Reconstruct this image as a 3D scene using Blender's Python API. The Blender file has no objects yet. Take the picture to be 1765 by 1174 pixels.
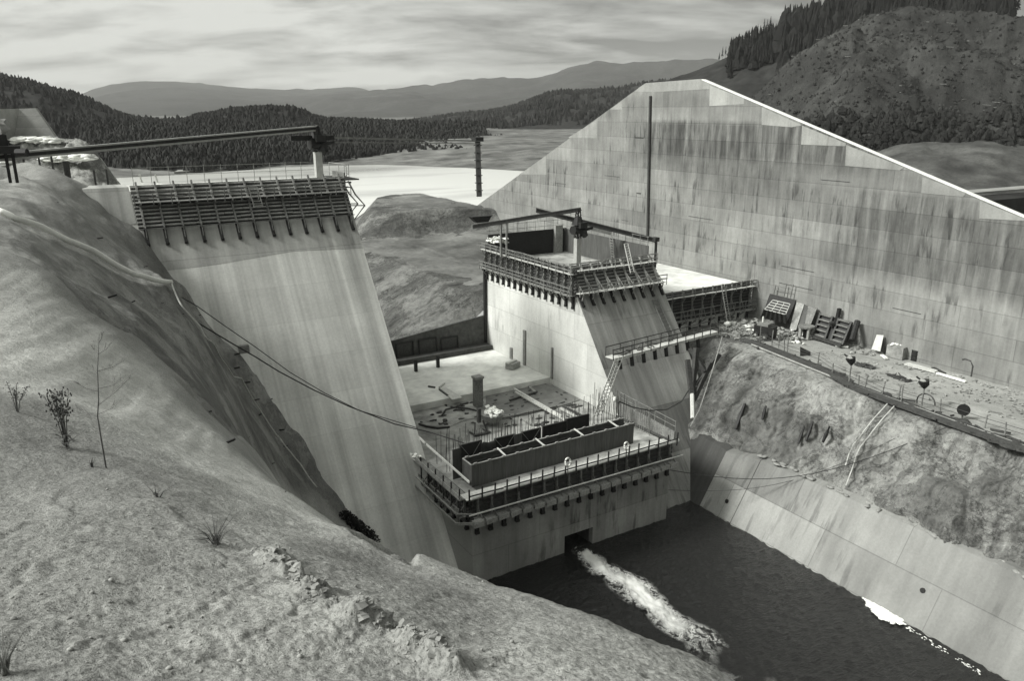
import bpy, math, random
import numpy as np
from mathutils import Vector, Matrix, noise as mnoise
random.seed(7); rng = np.random.default_rng(7)
S = bpy.context.scene
COL = S.collection

# ------------------------------------------------------------------ camera
F = 1365.0; CX, CY = 882.5, 587.0; YH = 190.0; XV = 5.0; CAMZ = 40.0
_p = math.atan((CY-YH)/F); _az = math.atan((CX-XV)/(F/math.cos(_p)))
FW = Vector((math.sin(_az)*math.cos(_p), math.cos(_az)*math.cos(_p), -math.sin(_p)))
RT = Vector((math.cos(_az), -math.sin(_az), 0)); UP = RT.cross(FW)
CAM = Vector((0, 0, CAMZ))
cd = bpy.data.cameras.new('camera'); cam = bpy.data.objects.new('camera', cd); COL.objects.link(cam)
cd.sensor_width = 36; cd.lens = F/1765*36; cd.clip_start = 0.1; cd.clip_end = 30000
m3 = Matrix((RT, UP, -FW)).transposed()
cam.matrix_world = Matrix.Translation(CAM) @ m3.to_4x4()
S.camera = cam

# ------------------------------------------------------------------ world, sun, exposure
S.view_settings.view_transform = 'Standard'; S.view_settings.look = 'None'
S.view_settings.gamma = 1; S.view_settings.exposure = 1.12
S.cycles.max_bounces = 6; S.cycles.diffuse_bounces = 3; S.cycles.volume_bounces = 0; S.cycles.transparent_max_bounces = 8
SUN_EL, SUN_AZ = 40.0, -72.0        # azimuth clockwise from +Y (upstream)
sl = bpy.data.lights.new('sun', 'SUN'); so = bpy.data.objects.new('sun', sl); COL.objects.link(so)
sl.energy = 2.3; sl.angle = math.radians(14); sl.color = (1, 0.995, 0.965)
sd = Vector((math.sin(math.radians(SUN_AZ))*math.cos(math.radians(SUN_EL)), math.cos(math.radians(SUN_AZ))*math.cos(math.radians(SUN_EL)), math.sin(math.radians(SUN_EL))))
so.rotation_euler = sd.to_track_quat('Z', 'Y').to_euler(); so.location = (-60, -20, 120)

class NT:
    def __init__(s, nt): s.nt = nt
    def n(s, t, props=None, ins=None, out=0):
        x = s.nt.nodes.new(t)
        for k, v in (props or {}).items(): setattr(x, k, v)
        for k, v in (ins or {}).items():
            if isinstance(v, bpy.types.NodeSocket): s.nt.links.new(v, x.inputs[k])
            else: x.inputs[k].default_value = v
        return x.outputs[out] if out is not None else x
    def math(s, op, a, b=0.0, c=0.0, clamp=False):
        return s.n('ShaderNodeMath', {'operation': op, 'use_clamp': clamp}, {0: a, 1: b, 2: c})
    def noise(s, vec, scale, detail=3, rough=0.55, dist=0.0):
        return s.n('ShaderNodeTexNoise', None, {'Vector': vec, 'Scale': scale, 'Detail': detail, 'Roughness': rough, 'Distortion': dist}, 'Fac' if False else 0)
    def rng(s, v, a, b, c, d):
        return s.n('ShaderNodeMapRange', {'clamp': True}, {0: v, 1: a, 2: b, 3: c, 4: d})
    def vmul(s, v, k): return s.n('ShaderNodeVectorMath', {'operation': 'MULTIPLY'}, {0: v, 1: k})
    def comb(s, x, y, z): return s.n('ShaderNodeCombineXYZ', None, {0: x, 1: y, 2: z})
    def pos(s): return s.n('ShaderNodeNewGeometry', None, None, 'Position')
    def sep(s, v):
        x = s.n('ShaderNodeSeparateXYZ', None, {0: v}, None); return x.outputs[0], x.outputs[1], x.outputs[2]
    def mixf(s, f, a, b): return s.n('ShaderNodeMix', {'data_type': 'FLOAT'}, {0: f, 2: a, 3: b})
    def tint(s, v):
        r = s.math('MULTIPLY', v, 0.985); b = s.math('MULTIPLY', v, 0.945)
        return s.n('ShaderNodeCombineColor', None, {0: r, 1: v, 2: b})

w = bpy.data.worlds.new('World'); S.world = w; w.use_nodes = True
wn = NT(w.node_tree); bg = w.node_tree.nodes['Background']
sky = wn.n('ShaderNodeTexSky', {'sky_type': 'NISHITA', 'sun_disc': False, 'sun_elevation': math.radians(SUN_EL), 'sun_rotation': math.radians(SUN_AZ)})
skybw = wn.n('ShaderNodeRGBToBW', None, {0: sky})
d = wn.n('ShaderNodeTexCoord', None, None, 'Generated')
dx, dy, dz = wn.sep(d)
den = wn.math('ADD', wn.math('MAXIMUM', dz, 0.0), 0.2)
cu = wn.math('DIVIDE', dx, den); cv = wn.math('DIVIDE', dy, den)
# cloud deck seen in perspective, bands lying across the view
ca, sa = math.cos(_az), math.sin(_az)
ru = wn.math('ADD', wn.math('MULTIPLY', cu, ca), wn.math('MULTIPLY', cv, -sa))
rv = wn.math('ADD', wn.math('MULTIPLY', cu, sa), wn.math('MULTIPLY', cv, ca))
cvec = wn.comb(wn.math('MULTIPLY', ru, 1.5), wn.math('MULTIPLY', rv, 2.6), 3.7)
c1 = wn.noise(cvec, 1.0, 7, 0.56, 0.25)
c2 = wn.noise(wn.comb(wn.math('MULTIPLY', ru, 0.8), wn.math('MULTIPLY', rv, 1.6), 9.1), 0.7, 2, 0.5)
cl = wn.math('ADD', wn.math('MULTIPLY', c1, 1.05), wn.math('MULTIPLY', c2, 0.55))
side = wn.math('ADD', wn.math('MULTIPLY', dx, -ca), wn.math('MULTIPLY', dy, sa))   # + to the left of the view
cl = wn.math('ADD', cl, wn.math('MULTIPLY', side, 0.36))
cb = wn.rng(cl, 0.67, 0.99, 0.42, 3.5)
zen = wn.rng(dz, 0.2, 0.9, 1.0, 2.2)
cb = wn.math('MULTIPLY', cb, zen)
fin = wn.math('ADD', wn.math('MULTIPLY', cb, 0.94), wn.math('MULTIPLY', skybw, 0.06))
w.node_tree.links.new(wn.tint(fin), bg.inputs[0]); bg.inputs[1].default_value = 0.1

# ------------------------------------------------------------------ pixel (1765 x 1174) to world helpers
def ray(x, y): return FW + RT*((x-CX)/F) - UP*((y-CY)/F)
def at_z(x, y, z): r = ray(x, y); return CAM + r*((z-CAMZ)/r.z)
def at_y(x, y, Y): r = ray(x, y); return CAM + r*(Y/r.y)
def at_x(x, y, X): r = ray(x, y); return CAM + r*(X/r.x)
def at_w(x, y, wd): return CAM + ray(x, y)*wd
def at_pl(x, y, n, dd): n = Vector(n); r = ray(x, y); return CAM + r*((dd-n.dot(CAM))/n.dot(r))
def V(*a): return Vector(a)
SLN = (0, 1, -0.733)
def face_y(z, y0): return y0+0.733*z

# ------------------------------------------------------------------ object helpers
def tag(o, label=None, cat=None, group=None, kind=None):
    if label: o['label'] = label
    if cat: o['category'] = cat
    if group: o['group'] = group
    if kind: o['kind'] = kind
    return o
def thing(name, label, cat, loc=(0, 0, 0), group=None):
    o = bpy.data.objects.new(name, None); COL.objects.link(o); o.location = loc; o.empty_display_size = 0.3
    return tag(o, label, cat, group)
class MB:
    def __init__(s): s.v = []; s.f = []
    def add(s, vs, fs):
        b = len(s.v); s.v += [tuple(x) for x in vs]; s.f += [tuple(i+b for i in f) for f in fs]; return s
    def box(s, c, sz, rot=0.0):
        x, y, z = sz[0]/2, sz[1]/2, sz[2]/2; c = Vector(c); cr, sr = math.cos(rot), math.sin(rot)
        vs = [(c.x+a*cr-b*sr, c.y+a*sr+b*cr, c.z+e) for e in (-z, z) for a, b in ((-x, -y), (x, -y), (x, y), (-x, y))]
        return s.add(vs, [(3, 2, 1, 0), (4, 5, 6, 7), (0, 1, 5, 4), (1, 2, 6, 5), (2, 3, 7, 6), (3, 0, 4, 7)])
    def bar(s, p, q, wd, ht=None, up=(0, 0, 1)):
        p = Vector(p); q = Vector(q); ht = wd if ht is None else ht
        t = (q-p)
        if t.length < 1e-6: return s
        t.normalize(); u = Vector(up)
        if abs(t.dot(u)) > 0.97: u = Vector((0, 1, 0)) if abs(t.y) < 0.9 else Vector((1, 0, 0))
        sd_ = t.cross(u).normalized(); u = sd_.cross(t)
        vs = []
        for e in (p, q):
            for a, b in ((-1, -1), (1, -1), (1, 1), (-1, 1)): vs.append(e+sd_*(a*wd/2)+u*(b*ht/2))
        return s.add(vs, [(0, 1, 2, 3), (7, 6, 5, 4), (1, 0, 4, 5), (2, 1, 5, 6), (3, 2, 6, 7), (0, 3, 7, 4)])
    def tube(s, pts, r, n=6):
        pts = [Vector(p) for p in pts]; rings = []
        rr = r if isinstance(r, (list, tuple)) else [r]*len(pts)
        b = len(s.v)
        for i, p in enumerate(pts):
            t = (pts[min(i+1, len(pts)-1)]-pts[max(i-1, 0)]).normalized()
            u = Vector((0, 0, 1)) if abs(t.z) < 0.9 else Vector((1, 0, 0))
            a = t.cross(u).normalized(); c = a.cross(t)
            for k in range(n):
                th = 2*math.pi*k/n; s.v.append(tuple(p+a*(math.cos(th)*rr[i])+c*(math.sin(th)*rr[i])))
        for i in range(len(pts)-1):
            for k in range(n):
                s.f.append((b+i*n+k, b+i*n+(k+1) % n, b+(i+1)*n+(k+1) % n, b+(i+1)*n+k))
        s.f.append(tuple(b+k for k in reversed(range(n)))); s.f.append(tuple(b+(len(pts)-1)*n+k for k in range(n)))
        return s
    def prism(s, poly, off):
        """closed prism: polygon of 3D points extruded by vector off"""
        n = len(poly); off = Vector(off); vs = [Vector(p) for p in poly]+[Vector(p)+off for p in poly]
        fs = [tuple(range(n)), tuple(reversed(range(n, 2*n)))]+[(i, i+n, (i+1) % n+n, (i+1) % n) for i in range(n)]
        return s.add(vs, fs)
    def lump(s, c, r, k=0.3, seed=0):
        c = Vector(c); r = Vector(r) if not isinstance(r, (int, float)) else Vector((r, r, r))
        b = len(s.v); nu, nv = 7, 5
        rows = []
        for j in range(nv+1):
            th = math.pi*j/nv
            for i in range(nu):
                ph = 2*math.pi*i/nu; dv = Vector((math.sin(th)*math.cos(ph), math.sin(th)*math.sin(ph), math.cos(th)))
                f = 1+k*mnoise.noise(dv*1.7+Vector((seed*3.1, seed*1.7, 0)))*2
                s.v.append((c.x+dv.x*r.x*f, c.y+dv.y*r.y*f, c.z+dv.z*r.z*f))
        for j in range(nv):
            for i in range(nu):
                s.f.append((b+j*nu+i, b+(j+1)*nu+i, b+(j+1)*nu+(i+1) % nu, b+j*nu+(i+1) % nu))
        return s
    def build(s, name, mat, parent=None, smooth=False):
        me = bpy.data.meshes.new(name); base = parent.location if parent is not None and parent.parent is None else Vector((0, 0, 0))
        if parent is not None and parent.parent is not None: base = parent.parent.location
        me.from_pydata([tuple(Vector(v)-base) for v in s.v], [], s.f); me.update()
        if isinstance(mat, str): mat = M[mat]
        me.materials.append(mat)
        if smooth: me.polygons.foreach_set('use_smooth', [True]*len(me.polygons))
        o = bpy.data.objects.new(name, me); COL.objects.link(o)
        if parent is not None: o.parent = parent
        return o
def mesh_np(name, verts, faces, mat, smooth=True, parent=None):
    """fast mesh from numpy arrays; faces (n,3) or (n,4)"""
    me = bpy.data.meshes.new(name); verts = np.asarray(verts, np.float32); faces = np.asarray(faces, np.int32)
    k = faces.shape[1]
    me.vertices.add(len(verts)); me.vertices.foreach_set('co', verts.ravel())
    me.loops.add(faces.size); me.loops.foreach_set('vertex_index', faces.ravel())
    me.polygons.add(len(faces)); me.polygons.foreach_set('loop_start', np.arange(0, faces.size, k, dtype=np.int32))
    me.polygons.foreach_set('use_smooth', np.full(len(faces), smooth))
    me.update(calc_edges=True); me.validate()
    me.materials.append(M[mat] if isinstance(mat, str) else mat)
    o = bpy.data.objects.new(name, me); COL.objects.link(o)
    if parent is not None: o.parent = parent
    return o
def grid_faces(nr, nc):
    i = np.arange(nr*nc).reshape(nr, nc)
    return np.stack([i[:-1, :-1], i[:-1, 1:], i[1:, 1:], i[1:, :-1]], -1).reshape(-1, 4)
def copy_tree(o, parent=None):
    c = o.copy(); COL.objects.link(c); c.parent = parent
    for ch in list(o.children): copy_tree(ch, c)
    return c
def struct(o): o['kind'] = 'structure'; return o
def stuff(o): o['kind'] = 'stuff'; return o

# numpy value noise (smooth, tiling-free)
def vnoise(x, y, seed=0):
    xi = np.floor(x).astype(np.int64); yi = np.floor(y).astype(np.int64); fx = x-xi; fy = y-yi
    fx = fx*fx*(3-2*fx); fy = fy*fy*(3-2*fy)
    def h(a, b):
        n = (a*374761393+b*668265263+seed*974634541) & 0xffffffff
        n = ((n ^ (n >> 13))*1274126177) & 0xffffffff
        return ((n ^ (n >> 16)) & 0xffff)/32767.5-1
    return (h(xi, yi)*(1-fx)+h(xi+1, yi)*fx)*(1-fy)+(h(xi, yi+1)*(1-fx)+h(xi+1, yi+1)*fx)*fy
def fbm(x, y, o=4, seed=0, g=0.5):
    r = 0; a = 1
    for k in range(o): r = r+a*vnoise(x, y, seed+k*17); x = x*2.03+11.3; y = y*2.03-7.1; a *= g
    return r
class TPS:
    def __init__(s, P, val, lam=1e-4):
        P = np.asarray(P, float); n = len(P); s.P = P
        K = s.k(P, P)+lam*np.eye(n); A = np.zeros((n+3, n+3)); A[:n, :n] = K
        A[:n, n] = 1; A[:n, n+1:] = P; A[n, :n] = 1; A[n+1:, :n] = P.T
        s.c = np.linalg.solve(A, np.concatenate([val, np.zeros(3)]))
    def k(s, A, B):
        d2 = ((A[:, None, :]-B[None])**2).sum(-1); return 0.5*d2*np.log(d2+1e-12)
    def __call__(s, Q):
        Q = np.asarray(Q, float); out = np.empty(len(Q)); n = len(s.P)
        for i in range(0, len(Q), 20000):
            q = Q[i:i+20000]; out[i:i+20000] = s.k(q, s.P)@s.c[:n]+s.c[n]+q@s.c[n+1:]
        return out

# ------------------------------------------------------------------ materials (black-and-white print: neutral greys)
M = {}
def newmat(name, rough=0.85, spec=0.3):
    m = bpy.data.materials.new(name); m.use_nodes = True; M[name] = m
    b = m.node_tree.nodes['Principled BSDF']; b.inputs['Roughness'].default_value = rough
    b.inputs['Specular IOR Level'].default_value = spec
    return m, NT(m.node_tree), b
def setcol(t, b, v): t.nt.links.new(t.tint(v), b.inputs['Base Color'])
def bump(t, b, h, strength, dist=0.05):
    o = t.n('ShaderNodeBump', None, {'Strength': strength, 'Distance': dist, 'Height': h}); t.nt.links.new(o, b.inputs['Normal'])
def plain(name, v, var=0.25, scale=3.0, rough=0.8, spec=0.3, grain=None):
    m, t, b = newmat(name, rough, spec); p = t.pos()
    if grain is not None: p = t.vmul(p, grain)
    n = t.noise(p, scale, 4, 0.6); n2 = t.noise(p, scale*0.17, 2, 0.5)
    f = t.math('MULTIPLY', t.rng(n, 0.3, 0.7, 1-var, 1+var), t.rng(n2, 0.3, 0.7, 1-var*0.6, 1+var*0.6))
    setcol(t, b, t.math('MULTIPLY', f, v)); bump(t, b, n, 0.25, 0.02); return m
def concrete(name, base, u='x', panel=(6, 2.3), pvar=0.12, line=0.72, streak=0.22, ss=2.2, drip=0.0, zs=0.05, blot=0.12, bands=()):
    m, t, b = newmat(name, 0.9, 0.25); p = t.pos(); x, y, z = t.sep(p); uu = x if u == 'x' else y
    v2 = t.comb(uu, z, 0.0)
    br = t.n('ShaderNodeTexBrick', {'offset': 0.37, 'offset_frequency': 2, 'squash': 1.0}, {'Vector': v2, 'Color1': (1-pvar,)*3+(1,), 'Color2': (1+pvar,)*3+(1,), 'Mortar': (line,)*3+(1,), 'Scale': 1.0, 'Mortar Size': 0.05, 'Mortar Smooth': 0.5, 'Bias': 0.0, 'Brick Width': panel[0], 'Row Height': panel[1]})
    br = t.n('ShaderNodeRGBToBW', None, {0: br})
    rown = t.noise(t.comb(t.math('MULTIPLY', uu, 0.03), t.math('MULTIPLY', t.math('FLOOR', t.math('DIVIDE', z, panel[1])), 7.31), 0.0), 1.0, 2, 0.5)
    br = t.math('MULTIPLY', br, t.rng(rown, 0.35, 0.65, 1-pvar*1.6, 1+pvar*1.6))
    st = t.noise(t.comb(t.math('MULTIPLY', uu, ss), t.math('MULTIPLY', z, zs), 1.3), 1.0, 5, 0.62)
    st2 = t.noise(t.comb(t.math('MULTIPLY', uu, ss*0.28), t.math('MULTIPLY', z, zs*1.4), 6.3), 1.0, 3, 0.55)
    bl = t.noise(p, 0.22, 4, 0.6); fi = t.noise(p, 5.0, 4, 0.65)
    f = t.math('MULTIPLY', br, t.rng(st, 0.28, 0.72, 1-streak, 1+streak))
    f = t.math('MULTIPLY', f, t.rng(st2, 0.3, 0.7, 1-streak*0.7, 1+streak*0.7))
    f = t.math('MULTIPLY', f, t.rng(bl, 0.3, 0.7, 1-blot, 1+blot))
    f = t.math('MULTIPLY', f, t.rng(fi, 0.25, 0.75, 0.9, 1.1))
    if drip > 0:
        dn = t.noise(t.comb(t.math('MULTIPLY', uu, 1.5), t.math('MULTIPLY', z, 0.22), 4.4), 1.0, 4, 0.6)
        row = t.math('FRACT', t.math('DIVIDE', z, panel[1]))
        dm = t.math('MULTIPLY', t.rng(dn, 0.54, 0.64, 0, 1), t.rng(t.noise(t.comb(t.math('MULTIPLY', uu, 0.05), t.math('MULTIPLY', z, 0.16), 8.8), 1.0, 2), 0.44, 0.56, 0, 1))
        dm = t.math('MULTIPLY', dm, t.rng(row, 0.05, 0.9, 1.0, 0.45))
        f = t.math('MULTIPLY', f, t.math('SUBTRACT', 1.0, t.math('MULTIPLY', dm, drip)))
    for i, (z0, z1, u0, u1, k) in enumerate(bands):     # weather-stained lifts
        mz = t.math('MULTIPLY', t.rng(z, z0-.6, z0+1.2, 0, 1), t.rng(z, z1-.5, z1+.3, 1, 0)); mu = t.math('MULTIPLY', t.rng(uu, u0-4, u0+4, 0, 1), t.rng(uu, u1-4, u1+4, 1, 0))
        sn = t.noise(t.comb(t.math('MULTIPLY', uu, 1.1), t.math('MULTIPLY', z, 0.10), 2.2+i), 1.0, 5, 0.65)
        f = t.math('MULTIPLY', f, t.math('SUBTRACT', 1.0, t.math('MULTIPLY', t.math('MULTIPLY', mz, mu), t.math('MULTIPLY', t.rng(sn, 0.36, 0.60, 0.25, 1.0), k))))
    setcol(t, b, t.math('MULTIPLY', f, base)); bump(t, b, fi, 0.25, 0.03); return m
concrete('wall_concrete', 0.215, 'y', (9.5, 2.25), 0.10, 0.70, 0.17, 2.0, 0.60, 0.09, 0.22, [(33.0, 38.5, 55, 97, .68), (21, 31.5, 34, 62, .5), (28.5, 33.0, 66, 90, .35), (39.5, 42.2, 78, 110, .22)])
concrete('spill_concrete', 0.54, 'x', (40, 3.0), 0.03, 0.93, 0.32, 0.9, 0.0, 0.02)
concrete('darker_concrete', 0.36, 'x', (40, 3.0), 0.05, 0.80, 0.32, 0.9, 0.3, 0.02)
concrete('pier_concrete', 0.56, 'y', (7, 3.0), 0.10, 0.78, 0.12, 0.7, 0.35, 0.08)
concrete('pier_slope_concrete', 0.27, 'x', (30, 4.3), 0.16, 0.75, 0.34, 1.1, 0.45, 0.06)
concrete('low_concrete', 0.29, 'x', (9, 2.8), 0.07, 0.75, 0.26, 0.9, 0.6, 0.06)
concrete('training_concrete', 0.26, 'y', (11, 3.2), 0.14, 0.66, 0.22, 0.5, 0.4, 0.05)
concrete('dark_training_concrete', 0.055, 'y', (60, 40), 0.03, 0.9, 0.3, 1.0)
concrete('fresh_concrete', 0.29, 'y', (30, 9), 0.05, 0.9, 0.12, 1.2, 0.2, 0.1, 0.2)
plain('floor_concrete', 0.66, 0.25, 0.5)
plain('dusty_floor', 0.27, 0.5, 0.7)
plain('dark_tarp', 0.16, 0.25, 1.0)
plain('timber', 0.17, 0.4, 6.0)
plain('pale_timber', 0.27, 0.3, 6.0)
plain('light_timber', 0.50, 0.2, 5.0)
plain('dark_timber', 0.055, 0.35, 5.0)
plain('form_ply', 0.07, 0.35, 2.0)
plain('form_ply_mid', 0.08, 0.3, 1.5, grain=(8, 8, 0.6))
plain('black_steel', 0.018, 0.35, 4.0, 0.6)
plain('dark_steel', 0.045, 0.35, 4.0, 0.6)
plain('grey_steel', 0.20, 0.25, 4.0, 0.55)
plain('pale_steel', 0.36, 0.15, 3.0, 0.5)
plain('white_paint', 0.80, 0.08, 4.0, 0.5)
plain('white_plastic', 0.78, 0.12, 2.0, 0.5)
plain('rock_grey', 0.26, 0.35, 2.0)
plain('clod', 0.25, 0.25, 12.0)
plain('bark', 0.05, 0.3, 4.0)
plain('twig', 0.075, 0.3, 20.0)
plain('dry_stem', 0.06, 0.3, 20.0)
plain('debris_mid', 0.25, 0.5, 3.0)

def soil_mat(name, base, fine=24.0, streak=(0.55, 0.16, 0.3), pit=0.5, dark=0.35, bmp=0.6, rocky=False):
    m, t, b = newmat(name, 0.95, 0.15); p = t.pos()
    big = t.noise(p, 0.09, 4, 0.55, 0.4); med = t.noise(t.vmul(p, streak), 1.0, 8, 0.66, 0.3)
    fi = t.noise(p, fine, 5, 0.7); mid = t.noise(p, fine*0.12, 5, 0.65)
    if rocky: pt = t.rng(t.noise(p, fine*2.4, 3, 0.6), 0.33, 0.43, 0.45, 1.0)
    f = t.math('MULTIPLY', t.rng(big, 0.32, 0.68, 1-dark, 1+dark*0.55), t.rng(med, 0.3, 0.7, 1-dark*0.7, 1+dark*0.5))
    f = t.math('MULTIPLY', f, t.rng(mid, 0.3, 0.7, 0.86, 1.12))
    f = t.math('MULTIPLY', f, t.rng(fi, 0.30, 0.50, 1-pit, 1.0))
    f = t.math('MULTIPLY', f, t.rng(fi, 0.5, 0.72, 1.0, 1.25))
    if rocky: f = t.math('MULTIPLY', t.math('MULTIPLY', f, pt), t.math('SUBTRACT', 1.0, t.n('ShaderNodeAttribute', {'attribute_name': 'sand_tone'}, None, 'Fac')))
    if rocky:      # darker weathered rock where the cut has been washed bare
        at = t.n('ShaderNodeAttribute', {'attribute_name': 'rock'}, None, 'Fac')
        rk = t.noise(t.vmul(p, (0.5, 0.3, 0.2)), 1.0, 9, 0.7, 0.1)
        f = t.math('MULTIPLY', f, t.math('SUBTRACT', 1.0, t.math('MULTIPLY', at, t.rng(rk, 0.36, 0.60, 0.60, 0.02))))
        f = t.math('MULTIPLY', f, t.math('SUBTRACT', 1.0, t.math('MULTIPLY', at, t.rng(t.math('ABSOLUTE', t.math('SUBTRACT', rk, 0.5)), 0.0, 0.014, 0.45, 0.0))))
    setcol(t, b, t.math('MULTIPLY', f, base))
    h = t.math('ADD', t.math('MULTIPLY', fi, 0.35), mid); bump(t, b, h, bmp, 0.06); return m
def rock_mat(name, base, patch, streak, lo=0.62, crk=0.45):
    m, t, b = newmat(name, 0.95, 0.15); p = t.pos()
    wp_ = t.noise(p, 0.3, 4, 0.6, 0.6); n1 = t.noise(t.vmul(p, patch), 1.0, 10, 0.66, 0.15); n2 = t.noise(t.vmul(p, streak), 1.0, 9, 0.68, 0.1); n3 = t.noise(p, 1.6, 9, 0.74, 0.1); n4 = t.noise(p, 9.0, 5, 0.7)
    f = t.math('MULTIPLY', t.rng(n1, 0.44, 0.57, lo, 1.30), t.rng(n2, 0.36, 0.46, 0.62, 1.08))
    f = t.math('MULTIPLY', f, t.rng(n3, 0.34, 0.64, 0.72, 1.18)); f = t.math('MULTIPLY', f, t.rng(n4, 0.3, 0.6, 0.75, 1.08)); f = t.math('MULTIPLY', f, t.rng(wp_, 0.35, 0.65, 0.85, 1.15))
    n5 = t.noise(t.vmul(p, (.33, .4, .5)), 1.0, 10, 0.62, 0.2)       # creases and cracks
    cr1 = t.rng(t.math('ABSOLUTE', t.math('SUBTRACT', n1, 0.5)), 0.0, 0.012, crk, 1.0); cr2 = t.rng(t.math('ABSOLUTE', t.math('SUBTRACT', n5, 0.52)), 0.0, 0.014, crk, 1.0)
    f = t.math('MULTIPLY', f, t.math('MULTIPLY', cr1, cr2))
    setcol(t, b, t.math('MULTIPLY', f, base)); bump(t, b, t.math('ADD', n3, t.math('MULTIPLY', n4, 0.3)), 1.0, 0.35); return m
soil_mat('sand', 0.325, 26.0, (0.5, 0.14, 0.4), 0.6, 0.24, 1.0, True)

rock_mat('gunite', 0.255, (0.10, 0.11, 0.17), (0.2, 0.7, 0.11))
rock_mat('knoll_rock', 0.15, (0.10, 0.12, 0.2), (0.18, 0.55, 0.25))
soil_mat('terrace', 0.085, 1.2, (0.03, 0.05, 0.05), 0.3, 0.5, 0.4)
soil_mat('bench_soil', 0.30, 9.0, (0.4, 0.12, 0.2), 0.25, 0.22, 0.5)
soil_mat('mudflat', 0.165, 1.2, (0.012, 0.03, 0.03), 0.2, 0.55, 0.2)
rock_mat('cutover', 0.042, (0.02, 0.02, 0.03), (0.05, 0.12, 0.02), 0.75, 0.85)
soil_mat('hill_dark', 0.026, 0.15, (0.02, 0.02, 0.02), 0.4, 0.4, 0.4)
soil_mat('mountain', 0.05, 0.01, (0.002, 0.002, 0.002), 0.3, 0.35, 0.2)
def leafmat(name, v):
    m, t, b = newmat(name, 0.9, 0.1); p = t.pos(); n = t.noise(p, 0.35, 4, 0.65); n2 = t.noise(p, 0.03, 3, 0.6)
    setcol(t, b, t.math('MULTIPLY', t.math('MULTIPLY', t.rng(n, 0.3, 0.7, 0.55, 1.5), t.rng(n2, 0.3, 0.7, 0.65, 1.35)), v))
leafmat('brush', 0.034); leafmat('needles', 0.014); leafmat('far_foliage', 0.019); leafmat('shore_foliage', 0.026)

# water
def water(name, base, rough, scale, strength, rip=(1, 1, 1), patchy=False):
    m, t, b = newmat(name, rough, 0.5); b.inputs['IOR'].default_value = 1.33 if patchy else 1.5; p = t.pos()
    b.inputs['Base Color'].default_value = (base*0.985, base, base*0.95, 1)
    n = t.noise(t.vmul(p, rip), scale, 4, 0.6, 0.6); n2 = t.noise(t.vmul(p, rip), scale*3.1, 3, 0.6)
    if patchy: setcol(t, b, t.math('MULTIPLY', t.rng(t.noise(t.vmul(p, (0.006, 0.02, 1)), 1.0, 4, 0.6), 0.33, 0.46, 0.6, 1.0), base))
    bump(t, b, t.math('ADD', n, t.math('MULTIPLY', n2, 0.35)), strength, 0.6); return m
water('river_water', 0.014, 0.06, 1.3, 0.38, (0.75, 1.6, 1))
water('reservoir_water', 0.82, 0.12, 0.03, 0.01, (1, 1, 1), True)  # near-white base colour carries the sky's reflection
def foam_mat():
    m, t, b = newmat('foam', 0.7, 0.3); p = t.pos(); x, y, z = t.sep(p)
    a = t.n('ShaderNodeAttribute', {'attribute_name': 'fo'}, None, 'Fac')
    n = t.noise(t.vmul(p, (1.7, 0.8, 1)), 1.5, 9, 0.80, 1.4)
    wv_ = t.n('ShaderNodeVectorMath', {'operation': 'ADD'}, {0: t.vmul(p, (1.0, .62, 1)), 1: t.n('ShaderNodeVectorMath', {'operation': 'SCALE'}, {0: t.n('ShaderNodeTexNoise', None, {'Vector': p, 'Scale': 0.9, 'Detail': 3.0}, 1), 'Scale': 1.6})})
    l1 = t.noise(wv_, 1.1, 6, 0.65); lace = t.rng(t.math('ABSOLUTE', t.math('SUBTRACT', l1, 0.5)), 0.0, 0.075, 1.0, 0.0)
    core = t.rng(t.math('ADD', t.math('MULTIPLY', n, 0.9), a), 0.98, 1.48, 0, 1)
    msk = t.math('MAXIMUM', core, t.math('MULTIPLY', lace, t.rng(a, 0.05, 0.6, 0, 0.85)), clamp=True)
    b.inputs['Base Color'].default_value = (0.79, 0.8, 0.765, 1); t.nt.links.new(msk, b.inputs['Alpha'])
foam_mat()
#PART2
# ------------------------------------------------------------------ left bank: sand-covered excavated abutment
# control points: pixel + depth (metres along the view axis)
LB = [(0,1174,3.6),(300,1174,3.7),(600,1174,3.9),(900,1174,4.2),(1150,1174,4.8),(0,1060,4.6),(300,1060,4.7),(600,1060,5.0),(850,1090,5.4),
 (0,960,5.8),(250,940,6.3),(480,960,6.6),(600,975,7.2),(0,860,7.6),(120,775,10.2),(200,805,9.6),(330,880,8.2),(0,760,9.6),(0,690,11.5),
 (450,900,9.0),(560,925,9.6),(680,985,8.6),
 (60,665,13.5),(130,695,13.2),(250,765,12.6),(400,835,12.2),(520,885,12.0),
 (40,600,17),(150,655,16.5),(280,735,16),(400,800,15.5),(500,850,15.5),
 (0,530,20),(100,560,21),(220,640,20),(330,720,19.5),(430,790,19),(0,455,25),(70,480,25),(150,545,24.5),(250,620,23.5),(330,690,23),(420,770,22.5),
 (60,440,33),(130,490,34),(210,530,35),(300,620,34),(380,710,34),(450,790,33.5),
 (0,378,42),(75,405,44),(150,440,47),(220,480,50),(297,505,52.5),(100,350,56),(200,420,58),(240,450,60),
 (0,330,56),(30,300,66),(90,315,68),(150,350,68),(190,375,69)]
SIL = [(640,925,10.6),(740,965,9.7),(840,1005,9.0),(940,1036,8.3),(1040,1070,7.6),(1140,1118,6.9),(1250,1172,6.2)]
ctrl = []
for x, y, wd in LB+SIL:
    P = at_w(x, y, wd); r = math.hypot(P.x, P.y); ctrl.append((math.atan2(P.x, P.y), math.log(r), (P.z-CAMZ)/r))
def azr(P): r = math.hypot(P[0], P[1]); return (math.atan2(P[0], P[1]), math.log(r), (P[2]-CAMZ)/r)
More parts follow.
